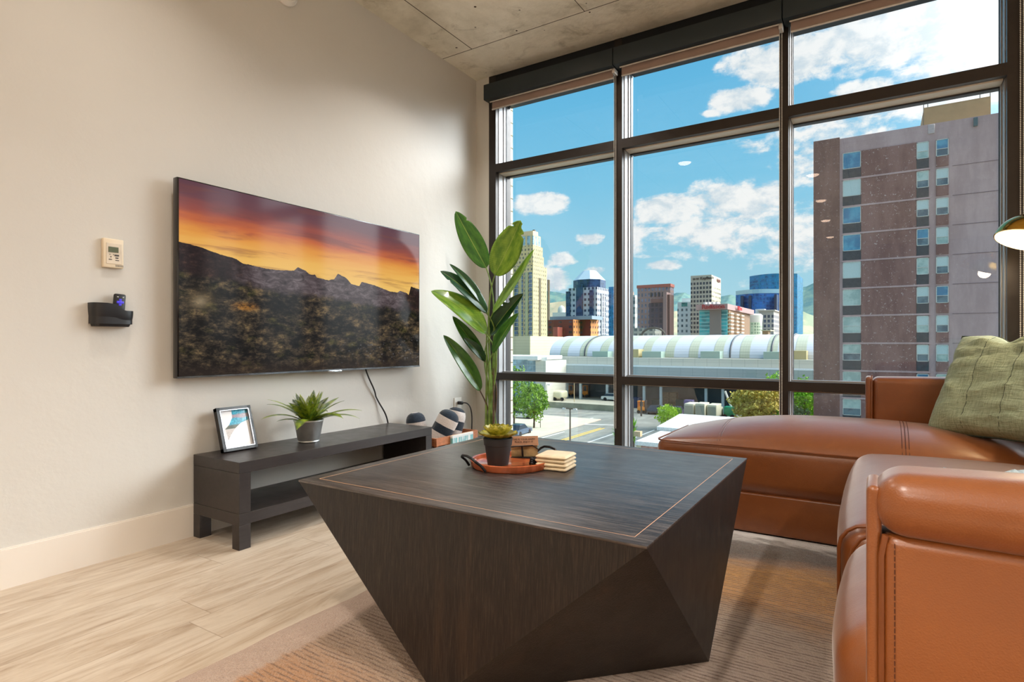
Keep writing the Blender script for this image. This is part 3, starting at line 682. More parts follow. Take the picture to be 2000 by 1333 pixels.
def leaf(base, tip, hw, face, sag, fold, m, notch=(), curl=0.0, stem0=None, stemm=None, name='leaf'):
    hw *= 1.32
    base, tip = Vector(base), Vector(tip); ax = tip - base; L = ax.length; d = ax.normalized(); f = Vector(face); f = (f - d * f.dot(d)).normalized(); s_ = d.cross(f).normalized()
    N, W = 30, 10; vs = []; uvs = []
    for i in range(N + 1):
        t_ = i / N; c = base + ax * t_ + f * (sag * 4 * t_ * (1 - t_)) * L
        wd = hw * (math.sin(pi * t_ ** .82) ** .62) if 0 < t_ < 1 else 0
        wd = max(wd, .0008)
        for j in range(W + 1):
            q = 2 * j / W - 1; cut = 1.0
            for (tt, sd_, dp) in notch:
                if abs(t_ - tt) < .025 and q * sd_ > 0: cut = 1 - dp
            qq = q * cut
            vs.append(c + s_ * wd * qq * cos(fold * abs(qq)) + f * (abs(qq) * wd * math.sin(fold) + curl * wd * math.sin(t_ * 22 + q) * abs(qq)))
            uvs.append((j / W, t_))
    fs = [(i * (W + 1) + j, i * (W + 1) + j + 1, (i + 1) * (W + 1) + j + 1, (i + 1) * (W + 1) + j) for i in range(N) for j in range(W)]
    mb = MB().add(vs, fs, True); o = mb.build(name, m, tp)
    ul = o.data.uv_layers.new(name='UVMap')
    for lp in o.data.loops: ul.data[lp.index].uv = uvs[lp.vertex_index]
    sol = o.modifiers.new('thick', 'SOLIDIFY'); sol.thickness = .0012
    mb = MB().tube([base + ax * (i / 12) * .97 + f * (sag * 4 * (i / 12 * .97) * (1 - i / 12 * .97)) * L - f * .0015 for i in range(13)], .003, 6, rs=[.0035 * (1 - .8 * i / 12) for i in range(13)])
    mb.build('midrib', M_stem, o)
    if stem0 is not None:
        s0 = Vector(stem0); s1 = base + d * .012
        pts = bez(s0, s0 + Vector((0, 0, (s1.z - s0.z) * .5)), s1 - d * (.22 if L > .2 else .1) - Vector((0, 0, .04)), s1, 16)
        MB().tube(pts, .006, 8, rs=[.0095 - .0055 * i / 16 for i in range(17)]).build('stem', stemm or M_stem, tp)
def pp(px, py, Y): return onY(px, py, Y)
fc = Vector((.55, -.80, .25))
st = lambda dx, dy: (PXc + dx, PYc + dy, .165)
leaf(pp(950, 524, 3.28), pp(890, 413, 3.16), .060, (.45, -.8, .3), -.02, .20, ML['m'], notch=((.80, 1, .3),), stem0=st(-.01, .02))
leaf(pp(966, 538, 3.26), pp(1017, 431, 3.22), .078, (.35, -.9, .1), -.03, .12, ML['b'], notch=((.86, -1, .5), (.80, 1, .35), (.92, 1, .4)), stem0=st(.015, 0))
leaf(pp(962, 612, 3.30), pp(1043, 488, 3.28), .044, (-.2, -.85, .55), -.03, .25, ML['b'], notch=((.8, 1, .2),), stem0=st(.02, .02))
leaf(pp(958, 655, 3.34), pp(1022, 574, 3.36), .052, (.5, -.5, .6), .05, .5, ML['d'], notch=((.72, -1, .45), (.6, -1, .3)), stem0=st(.03, .03))
leaf(pp(962, 690, 3.26), pp(1013, 612, 3.24), .038, (-.1, -.9, .3), .03, .35, ML['m'], notch=((.75, 1, .3),), stem0=st(.03, 0))
leaf(pp(951, 612, 3.28), pp(860, 530, 3.04), .052, (.35, -.65, .75), .07, .30, ML['d'], notch=((.80, -1, .4),), curl=.03, stem0=st(-.02, .0))
leaf(pp(946, 600, 3.28), pp(878, 516, 3.08), .028, (.4, -.6, .6), .08, .3, ML['d'], stem0=st(-.02, .04))
leaf(pp(949, 652, 3.22), pp(842, 569, 3.00), .074, (.25, -.60, .85), .10, .22, ML['b'], stem0=st(-.02, -.02))
leaf(pp(944, 700, 3.34), pp(884, 618, 3.12), .036, (.6, -.7, .2), .02, .3, ML['m'], stem0=st(-.035, .02))
leaf(pp(938, 764, 3.26), pp(866, 655, 3.08), .048, (.55, -.6, .5), .06, .45, ML['m'], stem0=st(-.045, 0), stemm=M_stem2)
leaf(pp(948, 706, 3.30), pp(905, 660, 3.18), .03, (.5, -.6, .5), .06, .4, ML['d'], stem0=st(0, .03), stemm=M_stem2)
for dx, dy, px, py in ((-.015, -.035, 950, 690), (.01, -.03, 956, 640), (.035, -.015, 964, 720)):
    b_ = pp(px, py, 3.30); MB().tube(bez(st(dx, dy), (PXc + dx, PYc + dy, .5), (b_.x, b_.y, b_.z - .3), b_, 12), .008, 8, rs=[.010 - .006 * i / 12 for i in range(13)]).build('stem', M_stem2 if dx > .03 else M_stem, tp)

# ------------------------------------------------------------------ rug
def rugm(T, cc, co):
    sx, sy, sz = T.sep(co)
    wob = T.noise(T.mapv(co, (.55, 1.1, 1)), 2.2, 6, .65, .8); w2 = T.noise(T.mapv(co, (1.4, 5, 1)), 3.2, 7, .72, .6)
    yy = T.m('ADD', sy, T.m('ADD', T.m('MULTIPLY', T.m('SUBTRACT', wob, .5), .42), T.m('MULTIPLY', T.m('SUBTRACT', w2, .5), .22)))
    yn = T.m('DIVIDE', T.m('ADD', yy, .6), 3.6)
    f = lambda y: (y + .6) / 3.6
    c = T.ramp(yn, [(f(-.4), lin(172, 140, 112)), (f(.2), lin(172, 132, 98)), (f(.85), lin(186, 130, 80)), (f(1.15), lin(168, 138, 112)), (f(1.5), lin(196, 174, 158)), (f(1.85), lin(202, 176, 152)), (f(2.05), lin(212, 152, 90)), (f(2.30), lin(214, 154, 80)), (f(2.42), lin(160, 130, 108)), (f(2.50), lin(100, 95, 93)), (f(2.66), lin(112, 112, 112)), (f(2.73), lin(226, 226, 226)), (f(3.0), lin(236, 236, 236))])
    lwob = T.noise(T.mapv(co, (2.2, 1.5, 1)), 3, 3, .5)
    v = T.m('ADD', sy, T.m('MULTIPLY', lwob, .018)); fr = T.m('FRACT', T.m('DIVIDE', v, .0155)); tri = T.m('ABSOLUTE', T.m('SUBTRACT', fr, .5))
    brk = T.rng(T.noise(T.mapv(co, (14, 64, 1)), 1.0, 4, .7), .40, .54)
    rib = T.m('MULTIPLY', T.rng(tri, .20, .42), brk)
    inb = T.rng(T.m('ADD', sx, T.m('MULTIPLY', T.noise(T.mapv(co, (1, 20, 1)), 1.5, 3, .6), .06)), -1.355, -1.325)
    farf = T.rng(sy, 2.70, 2.75, 1, 0)
    c = T.mix(T.m('MULTIPLY', T.m('MULTIPLY', rib, inb), T.m('MULTIPLY', farf, .72)), c, lin(96, 60, 40))
    bord = T.mix(T.noise(co, 60, 4, .7), lin(160, 132, 114), lin(196, 170, 152))
    c = T.mix(inb, bord, c)
    fz = T.noise(co, 420, 2, .7)
    return T.mix(T.rng(fz, .35, .7, .0, .26), c, lin(240, 228, 216))
M_rug = mat('ribbed_rug_pile', (170, 130, 100), .95, extra=rugm, bump=.9, bscale=150, spec=.15, sheen=.15)
mb = MB(); NX, NYr = 60, 90; vs = []
from mathutils import noise as mnz
for j in range(NYr + 1):
    for i in range(NX + 1):
        x_ = -1.510 + 2.41 * i / NX; y_ = -.7 + 3.52 * j / NYr
        if i == 0: x_ += .010 * mnz.noise(Vector((0, y_ * 4, 0))) + .004 * mnz.noise(Vector((3, y_ * 20, 0)))
        e = min(i, NX - i, j, NYr - j)
        vs.append((x_, y_, .0085 if e > 0 else .0005))
mb.add(vs, [(j * (NX + 1) + i, j * (NX + 1) + i + 1, (j + 1) * (NX + 1) + i + 1, (j + 1) * (NX + 1) + i) for j in range(NYr) for i in range(NX)], True)
tag(mb.build('rug', M_rug), 'brown and grey ribbed rug on the oak floor under the coffee table', 'rug')

# ------------------------------------------------------------------ faceted coffee table
def espresso(ax, q=(lin(24, 20, 20), lin(44, 38, 37), lin(80, 72, 68), lin(116, 106, 99))):
    def ex(T, cc, co):
        a = T.noise(T.mapv(co, ax[0]), 2, 9, .72, .25); b_ = T.noise(T.mapv(co, ax[1]), 2, 4, .6)
        c = T.ramp(a, [(.34, q[0]), (.48, q[1]), (.58, q[2]), (.74, q[3])])
        return T.mix(T.rng(b_, .5, .8, 0, .35), c, lin(70, 52, 38))
    return ex
M_ttop = mat('espresso_oak_top', (70, 62, 60), .34, extra=espresso([(3, 70, 3), (1, 8, 1)]), bump=.5, bscale=2.5, bvec=(3, 90, 3), spec=.6, coat=.25, coatr=.3)
M_tside = mat('espresso_oak_side', (50, 42, 40), .42, extra=espresso([(150, 150, 5), (14, 14, 1)], (lin(15, 12, 12), lin(24, 20, 19), lin(40, 33, 29), lin(64, 54, 44))), bump=.4, bscale=2.5, bvec=(120, 120, 3), spec=.4)
tx0, tx1, ty0, ty1, TZ = -1.424, -.380, 1.098, 2.132, .465
ct = thing('coffee_table', ((tx0 + tx1) / 2, (ty0 + ty1) / 2, .01), 'large faceted dark oak coffee table in the middle of the rug', 'coffee table')
mx, my = (tx0 + tx1) / 2, (ty0 + ty1) / 2; zb_ = .0095
T0 = [(tx0, ty0, TZ - .004), (tx1, ty0, TZ - .004), (tx1, ty1, TZ - .004), (tx0, ty1, TZ - .004)]
i_ = .004
Bq = [(mx + .012, ty0 - .02, zb_), (tx1 + .0, my - .02, zb_), (mx, ty1 + .0, zb_), (tx0, my, zb_)]
mb = MB().add(T0 + Bq, [(0, 1, 4), (1, 2, 5), (2, 3, 6), (3, 0, 7), (1, 5, 4), (2, 6, 5), (3, 7, 6), (0, 4, 7), (4, 5, 6, 7), (3, 2, 1, 0)])
mb.build('base', M_tside, ct)
MB().rbox(tx0 - .001, tx1 + .001, ty0 - .001, ty1 + .001, TZ - .006, TZ, .0015, 2).build('tabletop', M_ttop, ct)
mb = MB(); q = .040; lw = .0016
for a in ((tx0 + q, tx1 - q, ty0 + q, ty0 + q + lw), (tx0 + q, tx1 - q, ty1 - q, ty1 - q + lw), (tx0 + q, tx0 + q + lw, ty0 + q, ty1 - q), (tx1 - q, tx1 - q + lw, ty0 + q, ty1 - q)): mb.box(*a, TZ, TZ + .0003)
mb.build('inlay_line', mat('pale_inlay', (206, 160, 124), .4), ct)

# tray, succulent, cards, coasters
M_cop = mat('orange_lacquered_wood', (178, 92, 54), .22, var=.25, vscale=8, coat=.5, stretch=(1, 6, 1))
M_iron = mat('black_iron', (26, 24, 26), .4, .4)
tcx, tcy, tr_ = -1.008, 1.592, .128
ty = thing('serving_tray', (tcx, tcy, TZ), 'round orange brown wooden tray with black handles on the coffee table', 'tray')
z0 = TZ + .0005
MB().lathe([(0, z0), (tr_ - .004, z0), (tr_, z0 + .004), (tr_ + .002, z0 + .021), (tr_ - .001, z0 + .023), (tr_ - .007, z0 + .021), (tr_ - .009, z0 + .010), (tr_ - .012, z0 + .008), (0, z0 + .008)], (tcx, tcy, 0), 64).build('dish', M_cop, ty)
def handle(ang):
    d = Vector((cos(ang), sin(ang), 0)); s_ = Vector((-sin(ang), cos(ang), 0)); c_ = Vector((tcx, tcy, 0))
    a = c_ + d * (tr_ * .90) + s_ * .056 + Vector((0, 0, z0 + .004)); b_ = c_ + d * (tr_ * .90) - s_ * .056 + Vector((0, 0, z0 + .004))
    a += d * .006; b_ += d * .006
    a2 = c_ + d * (tr_ + .028) + s_ * .046 + Vector((0, 0, z0 + .040)); b2 = c_ + d * (tr_ + .028) - s_ * .046 + Vector((0, 0, z0 + .040))
    pts = [a, a + (a2 - a) * .4 + Vector((0, 0, .004)), a2 - (a2 - a) * .12, a2 - s_ * .014 + Vector((0, 0, .003)), (a2 + b2) / 2 + Vector((0, 0, .006)), b2 + s_ * .014 + Vector((0, 0, .003)), b2 - (b2 - b_) * .12, b_ + (b2 - b_) * .4 + Vector((0, 0, .004)), b_]
    return MB().tube(pts, .0042, 8).build('handle', M_iron, ty)
handle(R(243)); handle(R(63))
sx_, sy_ = -1.030, 1.553
su = thing('succulent_pot', (sx_, sy_, TZ), 'yellow green succulent in a black pot standing on the tray', 'plant')
pz = TZ + .0088
MB().lathe([(0, pz), (.033, pz), (.034, pz + .002), (.0425, pz + .062), (.0445, pz + .063), (.0475, pz + .085), (.0455, pz + .086), (.043, pz + .080), (0, pz + .078)], (sx_, sy_, 0), 40).build('pot', mat('matt_black_pot', (38, 36, 38), .6), su)
def succm(T, cc, co):
    return T.mix(T.rng(T.noise(co, 45, 3), .35, .65), lin(112, 112, 22), lin(186, 176, 66))
M_suc = mat('succulent_leaf', (150, 148, 44), .38, extra=succm)
for j in range(40):
    ring = 0 if j < 14 else 1 if j < 27 else 2 if j < 36 else 3
    n_ = (14, 13, 9, 4)[ring]; jj = j - (0, 14, 27, 36)[ring]
    a = 2 * pi * jj / n_ + ring * .35; L = (.056, .050, .038, .022)[ring]; e = R((8, 32, 52, 72)[ring]); wv = (.0190, .0175, .0140, .010)[ring]
    d = Vector((cos(a) * cos(e), sin(a) * cos(e), sin(e))); s_ = Vector((-sin(a), cos(a), 0)); n3 = d.cross(s_)
    if n3.z < 0: n3 = -n3
    b0 = Vector((sx_, sy_, pz + .084 + ring * .003)) + Vector((cos(a), sin(a), 0)) * .010; vs = []
    for i in range(9):
        t_ = i / 8; w2 = wv * (math.sin(pi * min(1, .12 + .80 * t_ ** 1.3)) ** .8) if t_ < 1 else .001
        c_ = b0 + d * L * t_ + n3 * (.010 * t_ * t_)
        for k in range(8):
            th_ = 2 * pi * k / 8; vs.append(c_ + s_ * w2 * cos(th_) + n3 * (.0028 * math.sin(th_) * (1 - .5 * t_) + .004 * abs(cos(th_)) ** 2))
    fs = [(i * 8 + k, i * 8 + (k + 1) % 8, (i + 1) * 8 + (k + 1) % 8, (i + 1) * 8 + k) for i in range(8) for k in range(8)] + [tuple(range(7, -1, -1)), tuple(64 + k for k in range(8))]
    MB().add(vs, fs, True).build('leaf', M_suc, su)

M_kraft = mat('kraft_card', (190, 150, 122), .7, var=.06, vscale=30)
cdx, cdy = -1.010, 1.690
cdh = thing('card_stand', (cdx, cdy, z0 + .0095), 'small black wire stand holding brown cards behind the succulent', 'card stand')
def card(z0_, z1_, x0_, x1_, yoff, name, m): return MB().box(x0_, x1_, cdy + yoff, cdy + yoff + .0015, z0_, z1_).build(name, m, cdh)
card(z0 + .050, z0 + .082, cdx - .052, cdx + .050, -.002, 'card', M_kraft)
card(z0 + .012, z0 + .052, cdx - .050, cdx + .044, .004, 'card', mat('tan_box_card', (168, 146, 104), .7, var=.3, vscale=30))
fnt = bpy.data.curves.new('card_text', 'FONT'); fnt.body = 'THIS IS YOUR HAPPY\nPLACE, ENJOY IT'; fnt.size = .0088; fnt.align_x = 'CENTER'; fnt.extrude = .0002
fnt.materials.append(M_ink); fo = txtmesh('card_text', fnt); fo.parent = cdh; fo.matrix_parent_inverse = Matrix.Translation(-cdh.location)
fo.location = (cdx, cdy - .0024, z0 + .0685); fo.rotation_euler = (pi / 2, 0, 0)
MB().tube([(cdx - .052, cdy - .004, z0 + .046), (cdx - .03, cdy - .004, z0 + .048), (cdx + .03, cdy - .004, z0 + .050), (cdx + .048, cdy - .004, z0 + .038)], .0022, 6).tube([(cdx - .008, cdy - .002, z0 + .0085), (cdx - .008, cdy - .003, z0 + .049)], .0032, 6).build('wire_rack', M_iron, cdh)
MB().rbox(cdx - .05, cdx + .04, cdy - .012, cdy + .018, z0 + .0085, z0 + .0125, .001, 1).build('foot', M_iron, cdh)
cdh.rotation_euler = (0, R(-4), R(14))
kn = MB()
for k in range(3):
    kn.tube([Vector((-.938 + .010 * cos(a) * (1 - .15 * k), 1.618 + .010 * sin(a) * (1 - .15 * k), z0 + .0115 + .006 * k + .002 * sin(3 * a))) for a in [2 * pi * i / 16 for i in range(17)]], .0035, 6)
tag(kn.build('hair_tie', M_iron), 'small coiled black band lying on the tray beside the coasters', 'band')

M_stone = mat('cream_travertine', (226, 206, 172), .45, var=.08, vscale=40)
proto = None
co_n = onZ(1095, 929, TZ); ccx, ccy = -.8655, 1.640
LBL = ['cream stone coaster at the bottom of the stack on the coffee table', 'cream stone coaster second from the bottom of the coffee table stack', 'cream stone coaster second from the top of the coffee table stack', 'cream stone coaster on the top of the stack on the coffee table']
def coaster(): 
    mb = MB(); s_ = .052; hgt = .0118
    pr_ = [(s_ - .006, .0), (s_ - .001, .0025), (s_, .0062), (s_ - .003, .0088), (s_ - .0065, .0112), (s_ - .009, hgt)]
    vs = []; n = 4
    for a, z_ in pr_:
        r_ = .007
        for cxx, cyy, a0 in ((1, 1, 0), (-1, 1, 90), (-1, -1, 180), (1, -1, 270)):
            for k in range(4):
                th_ = R(a0 + 30 * k); vs.append((cxx * (a - r_) + r_ * cos(th_), cyy * (a - r_) + r_ * sin(th_), z_))
    fs = [(i * 16 + k, i * 16 + (k + 1) % 16, (i + 1) * 16 + (k + 1) % 16, (i + 1) * 16 + k) for i in range(5) for k in range(16)] + [tuple(range(15, -1, -1)), tuple(80 + k for k in range(16))]
    return mb.add(vs, fs, True)
for k in range(4):
    o = coaster().build('coaster', M_stone, None, loc=(ccx + (.0, .001, -.0015, .0005)[k], ccy + (.0, -.001, .001, 0)[k], TZ + .0002 + .0119 * k)) if k == 0 else proto.copy()
    if k == 0: proto = o
    else:
        C.objects.link(o); o.location = (ccx + (.0, .001, -.0015, .0005)[k], ccy + (.0, -.001, .001, 0)[k], TZ + .0002 + .0119 * k)
    o.rotation_euler = (0, 0, R((6, 7.5, 5, 6.5)[k])); tag(o, LBL[k], 'coaster', 'stacked stone coasters')

# ------------------------------------------------------------------ leather sectional
def leather(T, cc, co):
    n = T.noise(co, 1.6, 5, .6); n2 = T.noise(co, 14, 4, .6)
    c = T.ramp(n, [(.3, lin(118, 62, 20)), (.7, lin(140, 77, 27))]); return T.mix(T.rng(n2, .45, .8, 0, .25), c, lin(154, 90, 36))
def leathermat():
    m = mat('cognac_leather', (170, 92, 48), .45, extra=leather, spec=.35, coat=.8, coatr=.30, sheen=.45); m.node_tree.nodes['Principled BSDF'].inputs['Coat IOR'].default_value = 1.5
    T = NT(m.node_tree); b = m.node_tree.nodes['Principled BSDF']; co = T.coord()
    h = T.m('ADD', T.m('MULTIPLY', T.vor(co, 420, 'F1'), .5), T.m('MULTIPLY', T.noise(T.mapv(co, (1, 2.2, 1)), 11, 5, .6, .8), 2.2))
    T.l.new(T.bump(h, .22, .004), b.inputs['Normal']); return m
M_lea = leathermat()
M_seam = mat('dark_stitching', (84, 42, 22), .6)
M_dark = mat('dark_feet_and_gap_shade', (30, 22, 18), .9)
sf = thing('sectional_sofa', (.1, 2.2, 0), 'cognac leather sectional sofa with a chaise along the window', 'sofa')
CHY0, CHY1 = 2.775, 3.435
MB().rbox(-.885, .86, CHY0 + .012, CHY1 - .01, .011, .188, .010, 3).build('chaise_base', M_lea, sf)
MB().box(-.86, .84, CHY0 + .03, CHY1 - .03, .186, .203).build('shadow_gap', M_dark, sf)  # dark block in the slit, the shade there put into its colour
for x_, y_ in ((-.80, 2.86), (-.80, 3.36), (.78, 3.36)): MB().box(x_ - .025, x_ + .025, y_ - .025, y_ + .025, .0092, .0115).build('foot', M_dark, sf)
chm = cushion(-.915, .70, CHY0, CHY1, .200, .400, .045, (30, 14, 3), (.006, .004, .116), .0015, 3)
chc = chm.build('chaise_cushion', M_lea, sf)
def seam(mbsrc, pts, parent, rad=.0016, down=Vector((0, 0, -1))):
    p = drape(mbsrc, pts, down, .0004)
    if len(p) > 2: return MB().tube(p, rad, 6).build('stitching', M_seam, parent)
for x_ in (-.630, -.618, .088, .100, .112):
    seam(chm, [(x_ + .0, CHY0 + .002 + (CHY1 - CHY0 - .02) * i / 24, .5) for i in range(25)], chc, .0018 if x_ in (-.624, .1) else .0013)
pip = [(-.905, CHY0 + .05, .372)] + [(-.915 + .045 * (1 - cos(a)) - .0, CHY0 + .045 * (1 - sin(a)), .386) for a in (0.0, .5, 1.0, 1.4)]
front = [(x_, CHY0 + .002, .3945) for x_ in [-.87 + .1 * i for i in range(16)]]
def pipe_mat(): return mat('leather_piping', (118, 64, 28), .35, var=.1)
MB().tube([(-.9145, 3.35, .3935), (-.9145, CHY0 + .045, .3935), (-.902, CHY0 + .013, .3935), (-.872, CHY0 - .001, .3935), (-.5, CHY0 - .0035, .3935), (-.1, CHY0 - .0035, .3935), (.66, CHY0, .3935)], .0042, 8).build('piping', pipe_mat(), chc)
# arm beside the window
am = cushion(-.020, .86, 3.285, 3.428, .203, .700, .030, (14, 4, 8), (.004, .006, .008), .0008, 4)
a1 = am.build('far_arm', M_lea, sf)
MB().rbox(-.046, -.018, 3.283, 3.430, .36, .702, .012, 4).build('arm_end_panel', M_lea, a1)
for y_ in (3.286, 3.427): MB().tube([(-.020, y_, .38), (-.020, y_, .685), (-.020, y_ + (.012 if y_ < 3.3 else -.012), .7035)], .0040, 8).build('piping', pipe_mat(), a1)
# main seat run towards the camera
SB = .84
MB().rbox(-.022, SB, 1.01, CHY0 + .01, .035, .20, .012, 3).build('seat_base', M_lea, sf)
for x_, y_ in ((.02, .96), (.75, .96)): MB().box(x_ - .025, x_ + .025, y_ - .025, y_ + .025, .0095, .036).build('foot', M_dark, sf)
s2 = cushion(-.075, .62, 1.585, 2.735, .205, .425, .060, (14, 26, 4), (.022, .012, .050), .0015, 8)
s2o = s2.build('seat_cushion', M_lea, sf)
s1 = cushion(-.050, .62, 1.014, 1.575, .205, .425, .070, (14, 12, 4), (.018, .004, .022), .0022, 12)
s1o = s1.build('seat_cushion', M_lea, sf)
def ring_y(x0, z0, z1, y_, r_, o, name):
    pts = [(x0 + .5, y_, z1), (x0 + r_, y_, z1)] + [(x0 + r_ * (1 - sin(a)), y_, z1 - r_ * (1 - cos(a))) for a in (.4, .8, 1.2, pi / 2)] + [(x0, y_, z0 + .02)]
    MB().tube(pts, .0045, 8).build(name, pipe_mat(), o)
ring_y(-.077, .205, .430, 1.605, .06, s2o, 'piping'); ring_y(-.052, .205, .430, 1.560, .07, s1o, 'piping')
cushion(.60, .84, 1.015, 3.28, .40, .82, .06, (6, 24, 8), (.02, .0, .01), .002, 30).build('back_cushion', M_lea, sf)
MB().rbox(.78, .92, .93, 3.43, .035, .70, .03, 4).build('back_frame', M_lea, sf)
# arm nearest the camera: lower slab, padded roll on top, slim front panel
ao = MB().rbox(.004, .90, .905, 1.008, .035, .610, .020, 5).build('near_arm', M_lea, sf)
cushion(-.001, .90, .894, 1.018, .606, .688, .036, (20, 6, 3), (.003, .010, .010), .0010, 21).build('arm_pad', M_lea, ao)
MB().rbox(-.012, .006, .913, 1.006, .035, .670, .008, 4).build('arm_end_panel', M_lea, ao)
mb = MB(); zz = .05
while zz < .595: mb.tube([(.020, .9043, zz), (.020, .9043, zz + .006)], .0007, 5); zz += .0085
mb.build('stitching', M_seam, ao)
MB().tube([(.0055, .912, .05), (.0055, .911, .58), (.010, .911, .608)], .0040, 8).build('piping', pipe_mat(), ao)

PILROT = Euler((R(-30), R(-3), R(-42)))
# sage pillow leaning on the arm and back
def pillow_mesh(S, Tk, seed, N=34):
    mb = MB(); vs = []; idx = {}
    for side in (1, -1):
        for j in range(N + 1):
            for i in range(N + 1):
                if side == -1 and (i in (0, N) or j in (0, N)): idx[(side, i, j)] = idx[(1, i, j)]; continue
                u, v = 2 * i / N - 1, 2 * j / N - 1
                pinch = 1 - .07 * (1 - u * u) * (abs(v) ** 3) ; pin2 = 1 - .07 * (1 - v * v) * (abs(u) ** 3)
                x_, z_ = u * S / 2 * pin2, v * S / 2 * pinch
                z_ -= .055 * math.exp(-(u / .22) ** 2) * max(0, v) ** 3
                th_ = Tk / 2 * ((1 - u ** 4) * (1 - v ** 4)) ** .55
                wr = .010 * mnz.noise(Vector((u * 2.2 + seed, v * 6, side))) + .004 * mnz.noise(Vector((u * 7 + v * 4, v * 13 + seed, side))) + .0022 * mnz.noise(Vector((u * 18, v * 26, seed)))
                ed = min(1, 4 * (1 - max(abs(u), abs(v))))
                idx[(side, i, j)] = len(vs); vs.append((x_ + .004 * mnz.noise(Vector((v * 4, seed, 1))), side * -(th_ + wr * ed * 1.6), z_ + .004 * mnz.noise(Vector((u * 4, 3, seed)))))
    fs = []
    for side in (1, -1):
        for j in range(N):
            for i in range(N):
                q = (idx[(side, i, j)], idx[(side, i + 1, j)], idx[(side, i + 1, j + 1)], idx[(side, i, j + 1)]); fs.append(q if side == 1 else q[::-1])
    edge = [idx[(1, i, 0)] for i in range(N)] + [idx[(1, N, j)] for j in range(N)] + [idx[(1, N - i, N)] for i in range(N)] + [idx[(1, 0, N - j)] for j in range(N)]
    return mb.add(vs, fs, True), [vs[e] for e in edge] + [vs[edge[0]]]
def linen(T, cc, co):
    wv = T.m('MULTIPLY', T.m('ADD', T.noise(T.mapv(co, (400, 40, 6)), 1, 3, .6), T.noise(T.mapv(co, (6, 40, 400)), 1, 3, .6)), .5)
    return T.mix(T.rng(wv, .38, .62), lin(134, 146, 116), lin(176, 187, 156))
M_lin = mat('sage_linen', (140, 144, 108), .85, extra=linen, bump=.6, bscale=28, sheen=.2, stretch=(1, 1, 3.5))
pm, ed = pillow_mesh(.50, .17, 4)
pi_ = thing('throw_pillow', (.33, 3.02, .45), 'sage green linen pillow leaning on the sofa by the window', 'pillow')
pi_.location = (.440, 3.045, .692); pi_.rotation_mode = 'XYZ'; pi_.rotation_euler = PILROT
po_ = pm.build('cover', M_lin, pi_, loc=(0, 0, 0))
MB().tube(ed, .0035, 6, caps=False).build('corded_edge', mat('dark_green_cord', (50, 62, 48), .7), pi_, loc=(0, 0, 0))
for x_ in (-.07, .07):
    seamp = [(x_, z_) for z_ in [-.22 + .44 * i / 30 for i in range(31)]]
    tree = BVHTree.FromPolygons([Vector(v) for v in pm.v], pm.f); pts = []
    for a, b_ in seamp:
        h_ = tree.ray_cast(Vector((a, -.5, b_)), Vector((0, 1, 0)), 1)
        if h_[0]: pts.append(h_[0] + Vector((0, .0003, 0)))
    MB().tube(pts, .0012, 5).build('seam', mat('dark_green_cord', (50, 62, 48), .7), pi_, loc=(0, 0, 0))

# pale blue throw on the seat
mb = MB(); vs = []; NXX, NYY = 30, 16
for j in range(NYY + 1):
    for i in range(NXX + 1):
        x_ = .15 + .44 * i / NXX + .012 * mnz.noise(Vector((1, j * .5, 0))); y_ = 1.62 + .34 * j / NYY + .014 * mnz.noise(Vector((i * .4, 2, 0)))
        vs.append((x_, y_, .492 + .035 * max(0, mnz.noise(Vector((i * .22, j * .4, 5))) + .35) + .010 * mnz.noise(Vector((i * .9, j * 1.1, 0)))))
mb.add(vs, [(j * (NXX + 1) + i, j * (NXX + 1) + i + 1, (j + 1) * (NXX + 1) + i + 1, (j + 1) * (NXX + 1) + i) for j in range(NYY) for i in range(NXX)], True)
tb = mb.build('throw_blanket', mat('pale_blue_knit', (186, 204, 212), .95, bump=.9, bscale=120, sheen=.3)); sol = tb.modifiers.new('thick', 'SOLIDIFY'); sol.thickness = .014
tag(tb, 'pale blue throw lying on the sofa seat behind the near arm', 'blanket')

# brass arc lamp behind the sofa corner
M_brass = mat('polished_brass', (206, 158, 66), .16, 1.0, var=.06)
M_shin = mat('white_shade_lining', (250, 232, 190), .6, emis=(255, 222, 164), est=.38)
lp = thing('floor_lamp', (.99, 3.50, 0), 'brass floor lamp with a domed shade hanging over the sofa corner', 'floor lamp')
LC = Vector((.535, 3.175, 1.290)); LM = Matrix.Rotation(R(-12), 4, 'X') @ Matrix.Rotation(R(17), 4, 'Y')
Lr = .118
MB().lathe([(Lr * math.sin(a), Lr * .92 * (math.cos(a)) ) for a in [pi / 2 * i / 18 for i in range(18, -1, -1)]], LC, 48, LM).build('shade', M_brass, lp)
MB().lathe([((Lr - .004) * math.sin(a), (Lr - .004) * .92 * math.cos(a) - .0015) for a in [pi / 2 * i / 18 for i in range(18, -1, -1)]], LC, 48, LM).build('shade_lining', M_shin, lp)
MB().lathe([(0, .008), (.022, .014), (.032, .036), (.026, .062), (.014, .080), (.012, .11), (0, .11)], LC, 24, LM).build('bulb', mat('lit_bulb', (255, 236, 200), .4, emis=(255, 226, 170), est=2), lp)
topp = LC + LM @ Vector((0, 0, Lr * .92))
MB().tube([topp - Vector((0, 0, .004)), topp + Vector((.015, .004, .035))], .010, 12).build('socket_cap', M_brass, lp)
MB().tube(bez(topp + Vector((.012, .003, .03)), topp + Vector((.10, .06, .26)), (.99, 3.50, 1.85), (.99, 3.50, 1.20), 24) + [(.99, 3.50, .03)], .008, 10).build('pole', M_brass, lp)
MB().lathe([(0, 0), (.14, 0), (.145, .006), (.14, .022), (.02, .030), (0, .030)], (.99, 3.50, 0), 40).build('base', M_brass, lp)
ll = bpy.data.lights.new('lamp_bulb', 'POINT'); ll.energy = 3.5; ll.color = (1, .78, .5); ll.shadow_soft_size = .03
